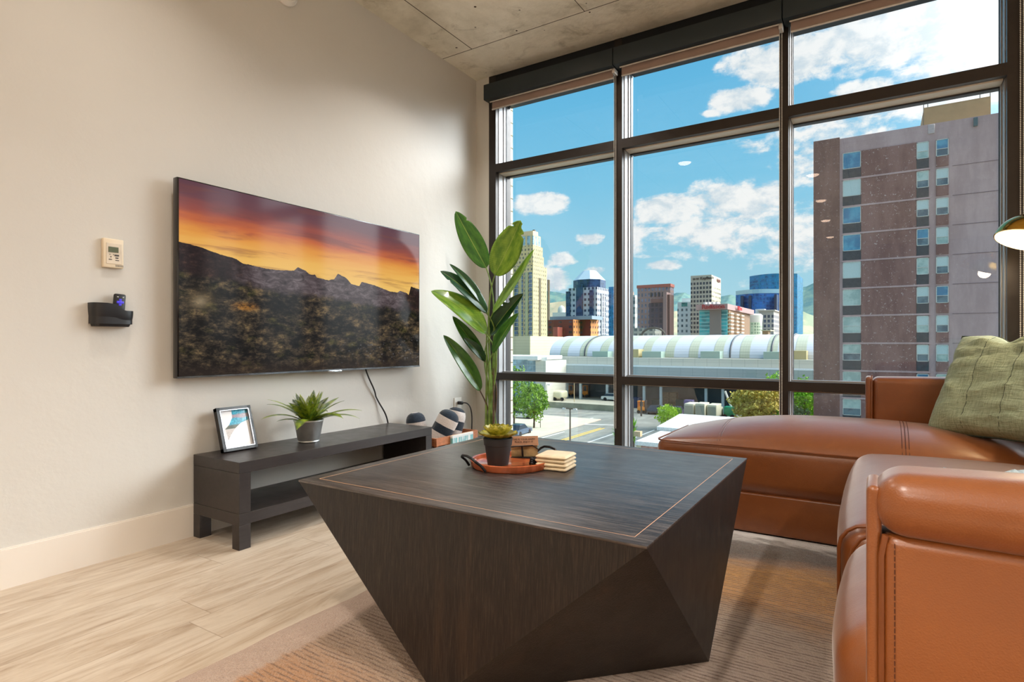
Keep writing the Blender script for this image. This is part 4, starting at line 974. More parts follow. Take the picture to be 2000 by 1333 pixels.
lo = bpy.data.objects.new('lamp_bulb', ll); C.objects.link(lo); lo.location = LC + LM @ Vector((0, 0, .0)) + Vector((0, 0, -.012))

# ================================================================== outside the window
GZ = -11.0
def asphalt(T, cc, co):
    n = T.noise(co, .15, 6, .65); n2 = T.noise(T.mapv(co, (1, .12, 1)), .8, 5, .6)
    return T.mix(T.rng(n2, .45, .7, 0, .6), T.mix(T.rng(n, .35, .65), lin(130, 130, 122), lin(156, 156, 146)), lin(112, 114, 108))
M_asph = mat('worn_asphalt', (160, 160, 150), .9, extra=asphalt, spec=.2)
M_walk = mat('pale_sidewalk', (198, 192, 172), .9, var=.06, vscale=.6, spec=.2)
M_kerb = mat('kerb_stone', (214, 188, 170), .9, var=.05, vscale=1, spec=.2)
M_lane = mat('white_road_paint', (232, 232, 226), .8, spec=.2); M_yel = mat('yellow_road_paint', (226, 186, 84), .8, spec=.2)
struct('street_ground', B(-1500, 1500, 12, 2600, GZ - .5, GZ), M_asph)
bpy.data.objects['street_ground']['kind'] = 'structure'
kx = onZ(1062, 850, GZ).x
struct('sidewalk', MB().box(-75, kx, 30, 84, GZ, GZ + .12), M_walk)
struct('kerb', MB().box(kx, kx + .35, 30, 84, GZ, GZ + .13), M_kerb)
def mark(p0, p1, wd, m, k=[0]):
    a, b_ = onZ(*p0, GZ), onZ(*p1, GZ); d = (b_ - a).normalized(); n = Vector((-d.y, d.x, 0)) * wd / 2
    q = [a + n, b_ + n, b_ - n, a - n]
    struct('road_marking', MB().prism([(v.x, v.y) for v in q], GZ + .005, GZ + .02), m)
yx = onZ(1150, 845, GZ).x
for dx in (-.25, .25): struct('road_marking', MB().box(yx + dx - .12, yx + dx + .12, 40, 76, GZ + .005, GZ + .02), M_yel)
for dx, y0, y1 in ((3.3, 40, 78), (6.8, 40, 78), (-3.0, 40, 70)): struct('road_marking', MB().box(yx + dx - .1, yx + dx + .1, y0, y1, GZ + .005, GZ + .02), M_lane)
mark((1130, 829), (1236, 832), .45, M_lane); mark((1120, 826), (1158, 817), .3, M_lane); mark((1070, 808), (1245, 808), .4, M_walk)

# ---- facade material: a grid of windows in real metres
def facade(name, wall, glass, px, pz, fx, fz, oz=0, ztop=999, zbot=-99, rough=.7, vstripe=None, ox=0.0):
    def ex(T, cc, co):
        s = T.sep(co); h = T.m('ADD', T.m('ADD', s[0], s[1]), 4000.0 + ox)
        a = T.m('LESS_THAN', T.m('FRACT', T.m('DIVIDE', h, px)), fx)
        b_ = T.m('LESS_THAN', T.m('FRACT', T.m('DIVIDE', T.m('ADD', s[2], 200.0 + oz), pz)), fz)
        k = T.m('MULTIPLY', a, b_); k = T.m('MULTIPLY', k, T.m('LESS_THAN', s[2], ztop)); k = T.m('MULTIPLY', k, T.m('GREATER_THAN', s[2], zbot))
        wn = T.noise(co, .35, 2); wl = T.mix(T.rng(T.noise(co, .12, 4), .3, .7), lin(wall), lin(tuple(min(255, q * 1.06) for q in wall)))
        gl = T.mix(T.rng(wn, .4, .6), lin(glass), lin(tuple(min(255, q * 1.35 + 8) for q in glass)))
        return T.mix(k, wl, gl)
    return mat(name, wall, rough, extra=ex, spec=.3)
def tower(parent, name, m, p0, p1, p2, ytop, Y, zb=GZ, inset=0, zt=None):
    """box whose front face spans pixel columns p0..p1 at distance Y and whose right side recedes to column p2"""
    x0, x1 = xat(p0, Y), xat(p1, Y)
    r2 = ray(p2, 600); d = x1 / (r2[0] / r2[1]) - Y if p2 > p1 else 20
    d = min(max(d, 4), 90)
    z1 = zat((p0 + p1) / 2, ytop, Y) if zt is None else zt
    MB().box(x0, x1, Y, Y + d, zb, z1).build(name, m, parent)
    return x0, x1, Y, Y + d, z1
def bld(name, p, Y, label, cat='building', group='downtown buildings across the street'):
    return thing(name, (xat(p, Y), Y, GZ), label, cat, group)

# cream high rise
b = bld('high_rise', 1035, 420, 'tallest cream tower with stepped crown at the left edge of the skyline')
f1 = facade('cream_grid', (206, 186, 132), (96, 92, 80), 3.3, 3.6, .45, .50)
f2 = facade('cream_glass_bays', (180, 178, 132), (70, 88, 104), 7.0, 3.6, .52, .86)
x0, x1, y0, y1, z1 = tower(b, 'shaft', f1, 985, 1041, 1068, 520, 420)
for a, c_ in ((1004, 1012), (1016, 1021), (1025, 1031), (1033, 1039)): MB().box(xat(a, 419.3), xat(c_, 419.3), 419.3, 420.5, GZ, z1 - 6).build('glass_bay', f2, b)
for yy in (430, 446): MB().box(x1 - .5, x1 + .4, yy, yy + 3, GZ, z1 - 10).build('dark_recess', mat('dark_recess', (90, 80, 60), .8), b)
tower(b, 'upper_tier', f1, 1000, 1041, 1062, 500, 424, zb=z1)
z2 = zat(1020, 500, 424); tower(b, 'upper_tier', f1, 1006, 1041, 1060, 481, 427, zb=z2)
z3 = zat(1020, 481, 427); tower(b, 'crown', facade('crown_glass', (206, 188, 140), (110, 140, 150), 5, 60, .62, .9, ztop=z3 + 9.5, zbot=z3 + 1), 1012, 1041, 1056, 460, 430, zb=z3)
z4 = zat(1020, 460, 430); tower(b, 'roof_cap', mat('cream_roof', (220, 196, 156), .8), 1018, 1041, 1051, 452, 434, zb=z4)
MB().box(xat(1040, 440), xat(1044, 440), 440, 442, z4, z4 + 6).build('mast', mat('dark_metal', (60, 60, 60), .5), b)

# blue glass and white tower with pyramid roof
Y = 330; b = bld('office_tower', 1145, Y, 'blue glass and white office tower with a pale faceted roof')
fw = facade('white_grid', (186, 192, 198), (52, 64, 82), 2.6, 3.4, .55, .45)
fs_ = facade('white_ribs', (194, 198, 200), (64, 72, 84), 3.4, 3.4, .50, .92)
gb = facade('navy_glass', (40, 74, 108), (28, 50, 80), 1.6, 1.7, .8, .8, rough=.25)
x0, x1, y0, y1, z1 = tower(b, 'body', fw, 1110, 1166, 1189, 562, Y)
MB().box(x0 - 1.5, x0 + 1.6, Y - .5, Y + 8, GZ, z1 - 2).build('glass_corner', gb, b)
MB().box(xat(1125, Y - 2), xat(1136, Y - 2), Y - 2, Y + 3, GZ, z1 + 2).build('glass_bay', gb, b)
MB().box(xat(1151, Y - 1), xat(1158, Y - 1), Y - 1, Y + 3, GZ, z1 - 2).build('glass_bay', gb, b)
MB().box(x1 - 1, x1 + .6, Y + 6, y1 - 6, GZ, z1 - 4).build('ribbed_side', fs_, b)
cx_ = (xat(1113, Y) + xat(1166, Y)) / 2; hw = (xat(1166, Y) - xat(1113, Y)) / 2
oc = [(cx_ - hw * .95, Y + 4), (cx_ - hw * .4, Y - 0), (cx_ + hw * .5, Y - 0), (cx_ + hw, Y + 5), (cx_ + hw, y1 - 5), (cx_ + hw * .5, y1), (cx_ - hw * .4, y1), (cx_ - hw * .95, y1 - 4)]
zc = zat(1140, 546, Y); MB().prism(oc, z1, zc).build('glass_crown', gb, b)
cyy = (Y + y1) / 2; zt_ = zat(1140, 533, Y + 15)
vs = [(p[0], p[1], zc) for p in oc] + [(cx_ + (p[0] - cx_) * .42, cyy + (p[1] - cyy) * .42, zt_) for p in oc]
MB().add(vs, [(i, (i + 1) % 8, 8 + (i + 1) % 8, 8 + i) for i in range(8)] + [tuple(8 + i for i in range(8))]).build('faceted_roof', mat('pale_metal_roof', (206, 222, 232), .4, .2), b)

Y = 360; b = bld('blue_slab', 1197, Y, 'narrow blue glass block just right of the pyramid roofed tower')
tower(b, 'body', facade('sky_blue_glass', (60, 136, 170), (44, 108, 146), 4, 3.4, .8, .75, rough=.3), 1189, 1220, 1222, 560, Y)
b = bld('pale_office_block', 1235, 370, 'narrow pale office block immediately right of the first window post')
x0, x1, y0, y1, z1 = tower(b, 'body', facade('pale_grid', (206, 200, 184), (104, 108, 104), 4.6, 6.5, .66, .7), 1224, 1240, 1243, 577, 370)
tower(b, 'roof_hut', mat('clay_hut', (196, 160, 140), .8), 1224, 1234, 1237, 570, 374, zb=z1)
tower(b, 'stair_tower', mat('grey_green_panel', (150, 166, 166), .8), 1240, 1244, 1246, 580, 376)

Y = 300; b = bld('brown_office_tower', 1280, Y, 'brown stone office tower with a dark stepped glass front and red roof edge')
fb = facade('brown_pinstripe', (150, 124, 118), (92, 98, 116), 1.9, 2.9, .45, .62); fd = facade('dark_brown_glass', (74, 68, 78), (44, 44, 58), 2.2, 2.9, .6, .7)
x0, x1, y0, y1, z1 = tower(b, 'body', fb, 1245, 1309, 1316, 562, Y)
MB().box(x0 - .3, x1 + .3, Y - .3, y1 + .3, z1, z1 + 1.6).build('roof_edge', mat('brick_red_edge', (176, 96, 80), .7), b)
for a in (1270, 1278, 1285, 1293): MB().box(xat(a, Y - .3), xat(a + 3, Y - .3), Y - .3, Y + .2, z1 - 5, z1 - 2.6).build('round_window', M_ink, b)
MB().box(xat(1268, Y - 5), xat(1296, Y - 5), Y - 5, Y, GZ, zat(1280, 592, Y - 5)).build('glass_front', fd, b)
MB().box(xat(1272, Y - 5), xat(1296, Y - 5), Y - 5.5, Y, zat(1280, 592, Y - 5), zat(1280, 584, Y - 5)).build('stepped_lintel', mat('brown_stone', (128, 92, 84), .8), b)
MB().box(xat(1295, Y - 8), xat(1302, Y - 8), Y - 8, Y, GZ, zat(1298, 571, Y - 8)).build('stone_pier', mat('pink_brown_stone', (156, 126, 120), .8), b)
MB().box(xat(1302, Y - 7), xat(1308, Y - 7), Y - 7, Y, GZ, zat(1298, 576, Y - 7)).build('dark_pier', mat('dark_brown_stone', (92, 66, 62), .8), b)

Y = 340; b = bld('white_office_block', 1336, Y, 'white office block with a green glazed top storey, left of the tan tower')
x0, x1, y0, y1, z1 = tower(b, 'body', facade('white_punched', (214, 220, 216), (70, 90, 96), 2.6, 3.1, .42, .48, ztop=zat(1336, 600, Y)), 1323, 1350, 1354, 590, Y)
MB().box(x0 + .6, x1 - .6, Y - .2, Y + .5, zat(1336, 599, Y), zat(1336, 591.5, Y)).build('green_glazing', facade('green_glazing', (206, 214, 208), (36, 110, 104), 5.2, 60, .66, 1), b)
tower(b, 'roof_house', mat('white_roof_house', (226, 228, 224), .8), 1332, 1349, 1352, 583, Y + 4, zb=z1)

Y = 310; b = bld('tan_tower', 1370, Y, 'tan grid fronted bank tower with dark lettering along its top')
z_t = zat(1370, 538, Y)
x0, x1, y0, y1, z1 = tower(b, 'body', facade('tan_grid', (186, 176, 158), (44, 50, 58), 1.62, 2.3, .66, .58, ztop=z_t - 3.6, oz=.3), 1349, 1389.5, 1407.5, 538, Y)
MB().box(x1 - .2, x1 + .15, Y + .2, y1 - .2, GZ, z1 - .2).build('banded_side', facade('sunlit_tan_bands', (226, 214, 184), (146, 138, 118), 500, 2.3, 1.1, .42, ztop=z_t - 5), b)  # side wall painted paler than the front, sunlight put into its colour
def sign(txt, size, loc, rot, m, parent, name='lettering'):
    c_ = bpy.data.curves.new(name, 'FONT'); c_.body = txt; c_.size = size; c_.extrude = .15; c_.offset = .02 * size; c_.align_x = 'CENTER'; c_.align_y = 'CENTER'
    c_.materials.append(m); o = txtmesh(name, c_); o.parent = parent; o.matrix_parent_inverse = Matrix.Translation(-parent.location)
    o.location = loc; o.rotation_euler = rot; return o
sign('o-w KeyBank', 2.0, ((xat(1362, Y) + xat(1386, Y)) / 2, Y - .3, zat(1374, 544, Y)), (pi / 2, 0, 0), M_ink, b)
sign('KeyBank', 2.1, (x1 + .4, Y + (y1 - Y) * .70, zat(1374, 544, Y) - .2), (pi / 2, 0, pi / 2), mat('red_brown_letters', (120, 60, 44), .6), b)

Y = 185; b = bld('hotel', 1400, Y, 'grey hotel with teal glass bands, balconies and red rooftop lettering')
teal = facade('teal_bands', (120, 186, 186), (24, 124, 128), 400, 1.13, 1.1, .74, rough=.3, oz=.1); conc = mat('grey_brown_concrete', (128, 118, 112), .85, var=.05, vscale=.4)
zr = zat(1390, 606, Y)
MB().box(xat(1366, Y), xat(1386.5, Y), Y, Y + 18, GZ, zr).build('glass_bands', teal, b)
MB().box(xat(1386, Y - .6), xat(1408, Y - .6), Y - .6, Y + 18, GZ, zr).build('concrete_shaft', conc, b)
MB().box(xat(1408, Y), xat(1420, Y), Y, Y + 18, GZ, zr).build('glass_bands', teal, b)
xs = xat(1420, Y); 
MB().box(xs, xs + .3, Y + 1, Y + 36, GZ, zr).build('balcony_side', mat('brown_side_wall', (140, 106, 76), .8), b)
for k in range(8):
    zk = zr - 1.0 - 1.13 * k
    for yy in (Y + .5, Y + 9, Y + 17):
        MB().box(xs, xs + 1.1, yy, yy + 4.2, zk - .30, zk + .05).build('balcony', mat('cream_balcony', (230, 218, 196), .8), b)
MB().prism([(xat(1359, Y - 2), Y - 2), (xat(1421, Y - 2), Y - 2), (xat(1421, Y - 2) + .8, Y + 38), (xat(1359, Y - 2), Y + 38)], zr, zr + 1.7).build('roof_slab', mat('pink_grey_slab', (172, 140, 136), .8), b)
sign('Radisson', 1.9, ((xat(1382, Y) + xat(1411, Y)) / 2, Y - 2.4, zr + .9), (pi / 2, 0, 0), mat('red_letters', (170, 36, 44), .5), b)
sign('Radisson', 1.7, (xat(1421, Y - 2) + .9, Y + 12, zr + .9), (pi / 2, 0, pi / 2), mat('bright_red_letters', (214, 40, 40), .5), b)
for px_ in (1374, 1381, 1389, 1397): MB().box(xat(px_, Y + 5), xat(px_ + 4, Y + 5), Y + 5, Y + 9, zr + 1.7, zr + 2.9).build('roof_unit', M_white, b)

Y = 335; b = bld('blue_glass_tower', 1500, Y, 'large bright blue curved glass tower on the right of the skyline')
bg1 = facade('azure_glass', (20, 116, 150), (10, 86, 124), 1.5, 1.9, .8, .75, rough=.25); bg2 = facade('cobalt_glass', (24, 108, 176), (14, 76, 138), 2.2, 1.9, .8, .8, rough=.25)
def curvebox(px0, px1, Yc, bow, zb, zt, n=14, back=30):
    x0, x1 = xat(px0, Yc), xat(px1, Yc); pts = [(x0 + (x1 - x0) * i / n, Yc - bow * math.sin(pi * i / n)) for i in range(n + 1)]
    return MB().prism(pts + [(x1, Yc + back), (x0, Yc + back)], zb, zt)
curvebox(1464, 1557, Y + 20, 7, GZ, zat(1500, 538, Y + 20)).build('curved_shaft', bg1, b)
zl = zat(1480, 575, Y); curvebox(1437, 1523, Y, 6, GZ, zl).build('lower_block', bg2, b)
curvebox(1437, 1523, Y - .2, 6, zl, zat(1480, 567, Y)).build('pale_band', mat('pale_glass_band', (150, 190, 208), .3), b)
for px_ in (1446, 1462, 1512): MB().box(xat(px_, Y - 7), xat(px_ + 5, Y - 7), Y - 6.8, Y, GZ, zl - 1).build('dark_strip', mat('navy_strip', (20, 50, 84), .3), b)

Y = 266; b = bld('grey_office_block', 1498, Y, 'grey stone office block in front of the blue glass tower')
x0, x1, y0, y1, z1 = tower(b, 'body', facade('grey_stone_grid', (176, 166, 156), (60, 68, 84), 1.55, 2.0, .6, .62, ztop=zat(1498, 613, Y)), 1483, 1511, 1524, 608, Y)
MB().box(x0 - .6, x1 + .6, Y - .6, y1, z1, z1 + .5).build('cornice', mat('stone_cornice', (200, 190, 176), .8), b)
tower(b, 'roof_hut', M_white, 1475, 1493, 1496, 604, Y + 3, zb=z1 - 1)
Y = 225; b = bld('round_hall', 1456, Y, 'pale round hall with a glazed drum in front of the hotel')
cxr = xat(1458, Y); rr_ = (xat(1484, Y) - xat(1432, Y)) / 2
MB().lathe([(0, GZ), (rr_, GZ), (rr_, zat(1458, 630, Y)), (0, zat(1458, 630, Y))], (cxr, Y + rr_, 0), 32).build('glazed_drum', facade('drum_glass', (196, 204, 176), (128, 146, 122), 1.5, 1.1, .7, .7, rough=.4), b)
MB().lathe([(rr_, zat(1458, 630, Y)), (rr_ * 1.01, zat(1458, 629, Y)), (rr_ * 1.05, zat(1458, 616, Y)), (rr_ * .9, zat(1458, 613, Y)), (0, zat(1458, 611, Y))], (cxr, Y + rr_, 0), 32).build('pale_roof_ring', mat('pale_cream_metal', (222, 216, 204), .5), b)
b = bld('small_brick_house', 1505, 170, 'low tan building just above the vaulted roof, right side'); tower(b, 'body', mat('tan_low_wall', (172, 140, 104), .8), 1489, 1500, 1503, 647, 170); MB().box(xat(1487, 169), xat(1505, 169), 169, 176, zat(1495, 647, 170), zat(1495, 645, 170)).build('roof', mat('cream_roof_edge', (216, 200, 160), .8), b)

# brick blocks; sun and shade put into the colour, orange sides, dark red fronts
Y = 190; b = bld('brick_building', 1120, Y, 'brick building painted orange for sun and red for shade, with a flat grey roof, left of centre')
br = facade('shaded_brick_face', (122, 66, 52), (70, 56, 56), 4.2, 1.95, .30, .45, ztop=zat(1100, 628, Y)); bo = facade('sunlit_brick_side', (222, 148, 84), (92, 60, 48), 2.1, 1.95, .42, .45)
M_or = bo
x0, x1, y0, y1, z1 = tower(b, 'left_wing', br, 1071, 1119, 1132, 625, Y)
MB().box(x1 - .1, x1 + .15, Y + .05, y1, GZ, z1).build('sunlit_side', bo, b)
MB().box(xat(1080, Y - 4), xat(1089, Y - 4), Y - 4, Y, GZ, zat(1084, 640, Y)).build('projecting_stair', mat('salmon_brick', (176, 92, 76), .8), b)
x0, x1, y0, y1, z1 = tower(b, 'right_wing', br, 1132, 1153, 1168, 625, Y + 8)
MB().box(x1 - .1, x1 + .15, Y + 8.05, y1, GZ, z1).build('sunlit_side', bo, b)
MB().box(xat(1074, Y + 4), xat(1156, Y + 4), Y + 4, Y + 14, z1, z1 + 1.3).build('grey_roof_plant', mat('blue_grey_plant', (140, 156, 166), .7), b)

b = bld('domed_building', 1095, 900, 'tiny white domed building far off below the hills'); cxx = xat(1093, 900)
zh = zat(1093, 614, 900); MB().box(cxx - 14, cxx + 16, 900, 915, GZ, zh + 3).build('wing', mat('far_white_stone', (214, 214, 206), .8), b)
MB().lathe([(6.5, zh + 3), (6.5, zh + 8), (5.8, zh + 11), (3.6, zh + 14), (0, zh + 16)], (cxx, 907, 0), 20).build('dome', mat('far_white_stone', (214, 214, 206), .8), b)
b = bld('low_office', 1260, 170, 'low grey office building just above the vaulted roof'); tower(b, 'body', facade('low_grey_grid', (166, 164, 152), (86, 92, 92), 1.6, 1.6, .6, .55), 1222, 1279, 1292, 641, 170)
mb = MB(); ctr = Vector((xat(1276, 150), 150, zat(1276, 657, 150)))
mb.tube([(ctr.x + 3.2, 150, GZ)] + [ctr + Vector((3.2 * cos(a), 0, 2.2 * sin(a))) for a in [pi * i / 16 for i in range(17)]] + [(ctr.x - 3.2, 150, GZ)], .28, 6)
tag(mb.build('steel_arch', mat('dark_arch_steel', (70, 66, 60), .6)), 'small dark steel arch rising behind the vaulted roof', 'arch')

# hills far beyond the city
def hill(pts, Y, m, label, depth=900):
    n = len(pts); vs = []; fs = []; top = [onY(px, py, Y) for px, py in pts]; M_ = 5; NN = 10
    xs = []
    for i in range(n - 1):
        for k in range(NN): xs.append(top[i].lerp(top[i + 1], k / NN))
    xs.append(top[-1])
    for j in range(M_ + 1):
        f_ = j / M_
        for i, p in enumerate(xs):
            hh_ = (p.z + 40) * (1 - f_) ** 1.2 - 40; nz_ = mnz.noise(Vector((p.x * .004, f_ * 3 + Y, 0))) * 26 * (f_ * (1 - f_) * 4) + mnz.noise(Vector((p.x * .015, f_ * 8, 2))) * 8 + mnz.noise(Vector((p.x * .05, f_ * 9, 4))) * 3
            vs.append((p.x, Y - depth * f_ + nz_ * 3, hh_ + nz_ * .5))
    w_ = len(xs); fs = [(j * w_ + i, j * w_ + i + 1, (j + 1) * w_ + i + 1, (j + 1) * w_ + i) for j in range(M_) for i in range(w_ - 1)]
    vs += [(p.x, Y + 300, -40) for p in xs]; o_ = (M_ + 1) * w_; fs += [(i, i + 1, o_ + i + 1, o_ + i) for i in range(w_ - 1)]
    o = MB().add(vs, fs, True).build('hill', m); o['kind'] = 'structure'; return o
hg = mat('hazy_green_hillside', (104, 146, 132), .95, var=.12, vscale=.012, extra=lambda T, cc, co: T.mix(T.rng(T.noise(co, .010, 7, .7), .40, .62), lin(92, 134, 138), lin(134, 162, 148)), spec=.1)  # bluish distance haze mixed into the hillside colour
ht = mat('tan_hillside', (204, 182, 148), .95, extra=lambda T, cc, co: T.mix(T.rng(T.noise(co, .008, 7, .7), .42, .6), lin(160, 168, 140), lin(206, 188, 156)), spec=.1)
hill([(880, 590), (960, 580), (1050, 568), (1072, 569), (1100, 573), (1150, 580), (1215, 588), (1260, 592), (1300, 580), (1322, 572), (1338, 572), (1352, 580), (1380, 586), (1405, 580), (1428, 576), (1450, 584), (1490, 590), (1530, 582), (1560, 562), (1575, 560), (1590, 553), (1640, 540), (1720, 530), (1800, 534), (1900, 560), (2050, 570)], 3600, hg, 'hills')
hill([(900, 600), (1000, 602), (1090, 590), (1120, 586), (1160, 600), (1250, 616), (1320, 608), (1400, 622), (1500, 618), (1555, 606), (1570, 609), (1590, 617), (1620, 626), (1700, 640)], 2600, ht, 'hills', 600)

# ---- convention hall: vaulted roof, parapet, loading dock
M_cwhite = mat('white_wall_panels', (222, 218, 204), .7, extra=lambda T, cc, co: T.mix(T.m('MAXIMUM', T.m('LESS_THAN', T.m('FRACT', T.m('DIVIDE', T.m('ADD', T.sep(co)[0], 500), 2.1)), .03), T.m('LESS_THAN', T.m('FRACT', T.m('DIVIDE', T.m('ADD', T.sep(co)[2], 50), .68)), .05)), lin(216, 212, 198), lin(184, 182, 170)))
M_cgrey = mat('grey_fascia_panels', (172, 184, 186), .6, extra=lambda T, cc, co: T.mix(T.m('MAXIMUM', T.m('LESS_THAN', T.m('FRACT', T.m('DIVIDE', T.m('ADD', T.sep(co)[0], 500), 2.1)), .03), T.m('LESS_THAN', T.m('FRACT', T.m('DIVIDE', T.m('ADD', T.sep(co)[2], 50), .62)), .05)), lin(170, 184, 188), lin(144, 160, 166)))
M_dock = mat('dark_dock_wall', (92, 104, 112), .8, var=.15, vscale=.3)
def vaultm(T, cc, co):
    s = T.sep(co); f = T.m('FRACT', T.m('DIVIDE', T.m('ADD', s[0], 503.0), 4.5))
    sk = T.m('MULTIPLY', T.m('GREATER_THAN', f, .16), T.m('LESS_THAN', f, .54))
    gl = T.m('MAXIMUM', T.m('LESS_THAN', T.m('FRACT', T.m('MULTIPLY', f, 10.5)), .08), T.m('LESS_THAN', T.m('FRACT', T.m('DIVIDE', T.m('ADD', s[2], 50), .95)), .07))
    c = T.mix(T.m('MULTIPLY', gl, .6), lin(200, 202, 178), lin(160, 168, 142)); edge = T.m('LESS_THAN', T.m('ABSOLUTE', T.m('SUBTRACT', f, .16)), .012)
    c = T.mix(sk, T.mix(T.noise(co, .4, 3), lin(206, 210, 218), lin(220, 224, 230)), c); return T.mix(T.m('MULTIPLY', edge, .6), c, lin(140, 146, 150))
cv = thing('convention_hall', (-30, 105, GZ), 'long white hall with a barrel vaulted roof and loading dock across the street', 'building')
VX0, VX1, VYc, VR, VH, VZ = -59.4, 40, 120, 10.5, 4.35, -1.66
arc = [(VYc - VR * cos(a), VZ + VH * (math.sin(a) ** .86)) for a in [pi * i / 28 for i in range(29)]]
vs = [(x_, y_, z_) for x_ in (VX0, VX1) for y_, z_ in arc]; n_ = len(arc)
MB().add(vs, [(i, i + 1, n_ + i + 1, n_ + i) for i in range(n_ - 1)] + [tuple(range(n_)), tuple(range(2 * n_ - 1, n_ - 1, -1))], False).build('vaulted_roof', mat('vault_panels', (236, 238, 240), .5, extra=vaultm), cv)
for px_ in (1181, 1448, 1523, 1556):
    xx = xat(px_, 120); MB().tube([(xx, y_, z_ + .06) for y_, z_ in arc], .16, 6).build('roof_rib', mat('dark_rib', (70, 76, 82), .6), cv)
MB().box(-59.6, 40, 105, 132, -3.15, -1.72).build('parapet_block', M_cwhite, cv)
MB().box(-59.6, 40, 104.6, 105.2, -3.35, -3.12).build('ledge', mat('white_ledge', (240, 240, 236), .6), cv)
MB().box(-60.8, 40, 103.4, 105, -6.4, -3.34).build('fascia', M_cgrey, cv)
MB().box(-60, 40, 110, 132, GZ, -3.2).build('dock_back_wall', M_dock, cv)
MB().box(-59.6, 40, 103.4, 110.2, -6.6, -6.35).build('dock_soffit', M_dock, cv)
for px_ in (1107, 1134, 1186, 1258, 1291, 1379, 1412): MB().box(xat(px_, 104.2) - .22, xat(px_, 104.2) + .22, 104, 104.5, GZ, -6.4).build('dock_column', mat('pale_column', (184, 196, 200), .7), cv)
gxl = xat(1002, 98)
MB().box(-75, xat(1046, 96), 96, 100, GZ, -1.95).build('glazed_wing', facade('pale_blue_curtain', (150, 176, 190), (128, 158, 174), 1.2, 1.1, .88, .86, rough=.3), cv)
MB().box(xat(1046, 95), xat(1066, 95), 95, 103.5, GZ, -2.3).build('white_pier', M_cwhite, cv)
MB().box(-76, xat(1050, 94), 94, 104, -2.1, -1.4).build('white_canopy', mat('white_ledge', (240, 240, 236), .6), cv)
MB().prism([(xat(1028, 95), 95.5), (xat(1066, 95), 95.5), (xat(1066, 105), 105), (xat(1040, 105), 105)], -2.3, -1.6).build('white_canopy', mat('white_ledge', (240, 240, 236), .6), cv)
M_ru = mat('grey_green_unit', (160, 184, 172), .7); M_rt = mat('tan_roof_unit', (192, 178, 130), .8)
for a, c_, m_, h_ in ((1157, 1187, M_ru, 1.15), (1222, 1247, M_rt, 1.6), (1254, 1291, M_ru, 1.2), (1368, 1406, M_ru, 1.3), (1491, 1526, M_ru, 1.3), (1547, 1575, M_rt, 1.5)):
    MB().box(xat(a, 107), xat(c_, 107), 107, 110, -1.75, -1.75 + h_).build('roof_unit', m_, cv)
bx_ = thing('beige_warehouse', (-70, 118, GZ), 'blank beige block beside the left end of the vaulted roof', 'building')
MB().box(xat(960, 118), xat(1035.5, 118), 118, 135, GZ, zat(1015, 657, 118)).build('walls', mat('beige_corrugated', (222, 208, 166), .8, extra=lambda T, cc, co: T.mix(T.m('LESS_THAN', T.m('FRACT', T.m('DIVIDE', T.m('ADD', T.sep(co)[2], 90), .7)), .08), lin(222, 208, 166), lin(200, 184, 142))), bx_)
# dock platform with its retaining wall
pf_ = thing('retaining_wall', (-48, 96, GZ), 'low concrete retaining wall in front of the loading dock', 'wall')
MB().box(xat(1064, 96), xat(1204, 96), 95.6, 96.1, GZ, -9.95).build('wall_face', mat('stained_concrete', (168, 162, 138), .9, var=.15, vscale=.6), pf_)
struct('dock_yard', MB().box(-62, xat(1204, 96), 96.1, 110, GZ, -9.97), M_walk)

# ---- trees
def foliage(mb, c, rx, ry, rz, n, size, seed, flat=.0):
    rnd = random.Random(seed)
    for i in range(n):
        while True:
            p = Vector((rnd.uniform(-1, 1), rnd.uniform(-1, 1), rnd.uniform(-1, 1)))
            if p.length < 1: break
        q = p.normalized() * (p.length ** .45)
        lump = .78 + .30 * mnz.noise(q * 2.6 + Vector((seed * 3.1, 0, 0))) + .14 * mnz.noise(q * 6 + Vector((0, seed, 0)))
        pos = Vector(c) + Vector((q.x * rx, q.y * ry, q.z * rz)) * lump
        a = Vector((rnd.uniform(-1, 1), rnd.uniform(-1, 1), rnd.uniform(-.6, 1))).normalized(); b_ = a.orthogonal().normalized(); b_.rotate(Matrix.Rotation(rnd.uniform(0, 6.28), 3, a)); d = a.cross(b_); s_ = size * rnd.uniform(.6, 1.2)
        mb.add([pos - b_ * s_, pos - d * s_ * .6 + a * s_ * .1, pos + b_ * s_, pos + d * s_ * .6 + a * s_ * .1], [(0, 1, 2, 3)])
    return mb
def leafy(name, a, b_): 
    return mat(name, a, .6, extra=lambda T, cc, co: T.mix(T.rng(T.noise(co, 1.3, 4, .7), .35, .65), lin(a), lin(b_)), spec=.2)
LG = leafy('street_leaves', (74, 116, 34), (150, 190, 62)); LB = leafy('lime_leaves', (140, 186, 30), (206, 238, 60)); LY = leafy('olive_blond_leaves', (168, 152, 76), (232, 214, 112)); LD = leafy('green_leaves', (84, 150, 30), (150, 204, 50)); LK = leafy('dark_hedge', (44, 84, 34), (80, 128, 48)); LS = leafy('silver_green_leaves', (120, 142, 96), (170, 182, 126))
M_trunk = mat('tree_bark', (84, 66, 48), .9, var=.3, vscale=3)
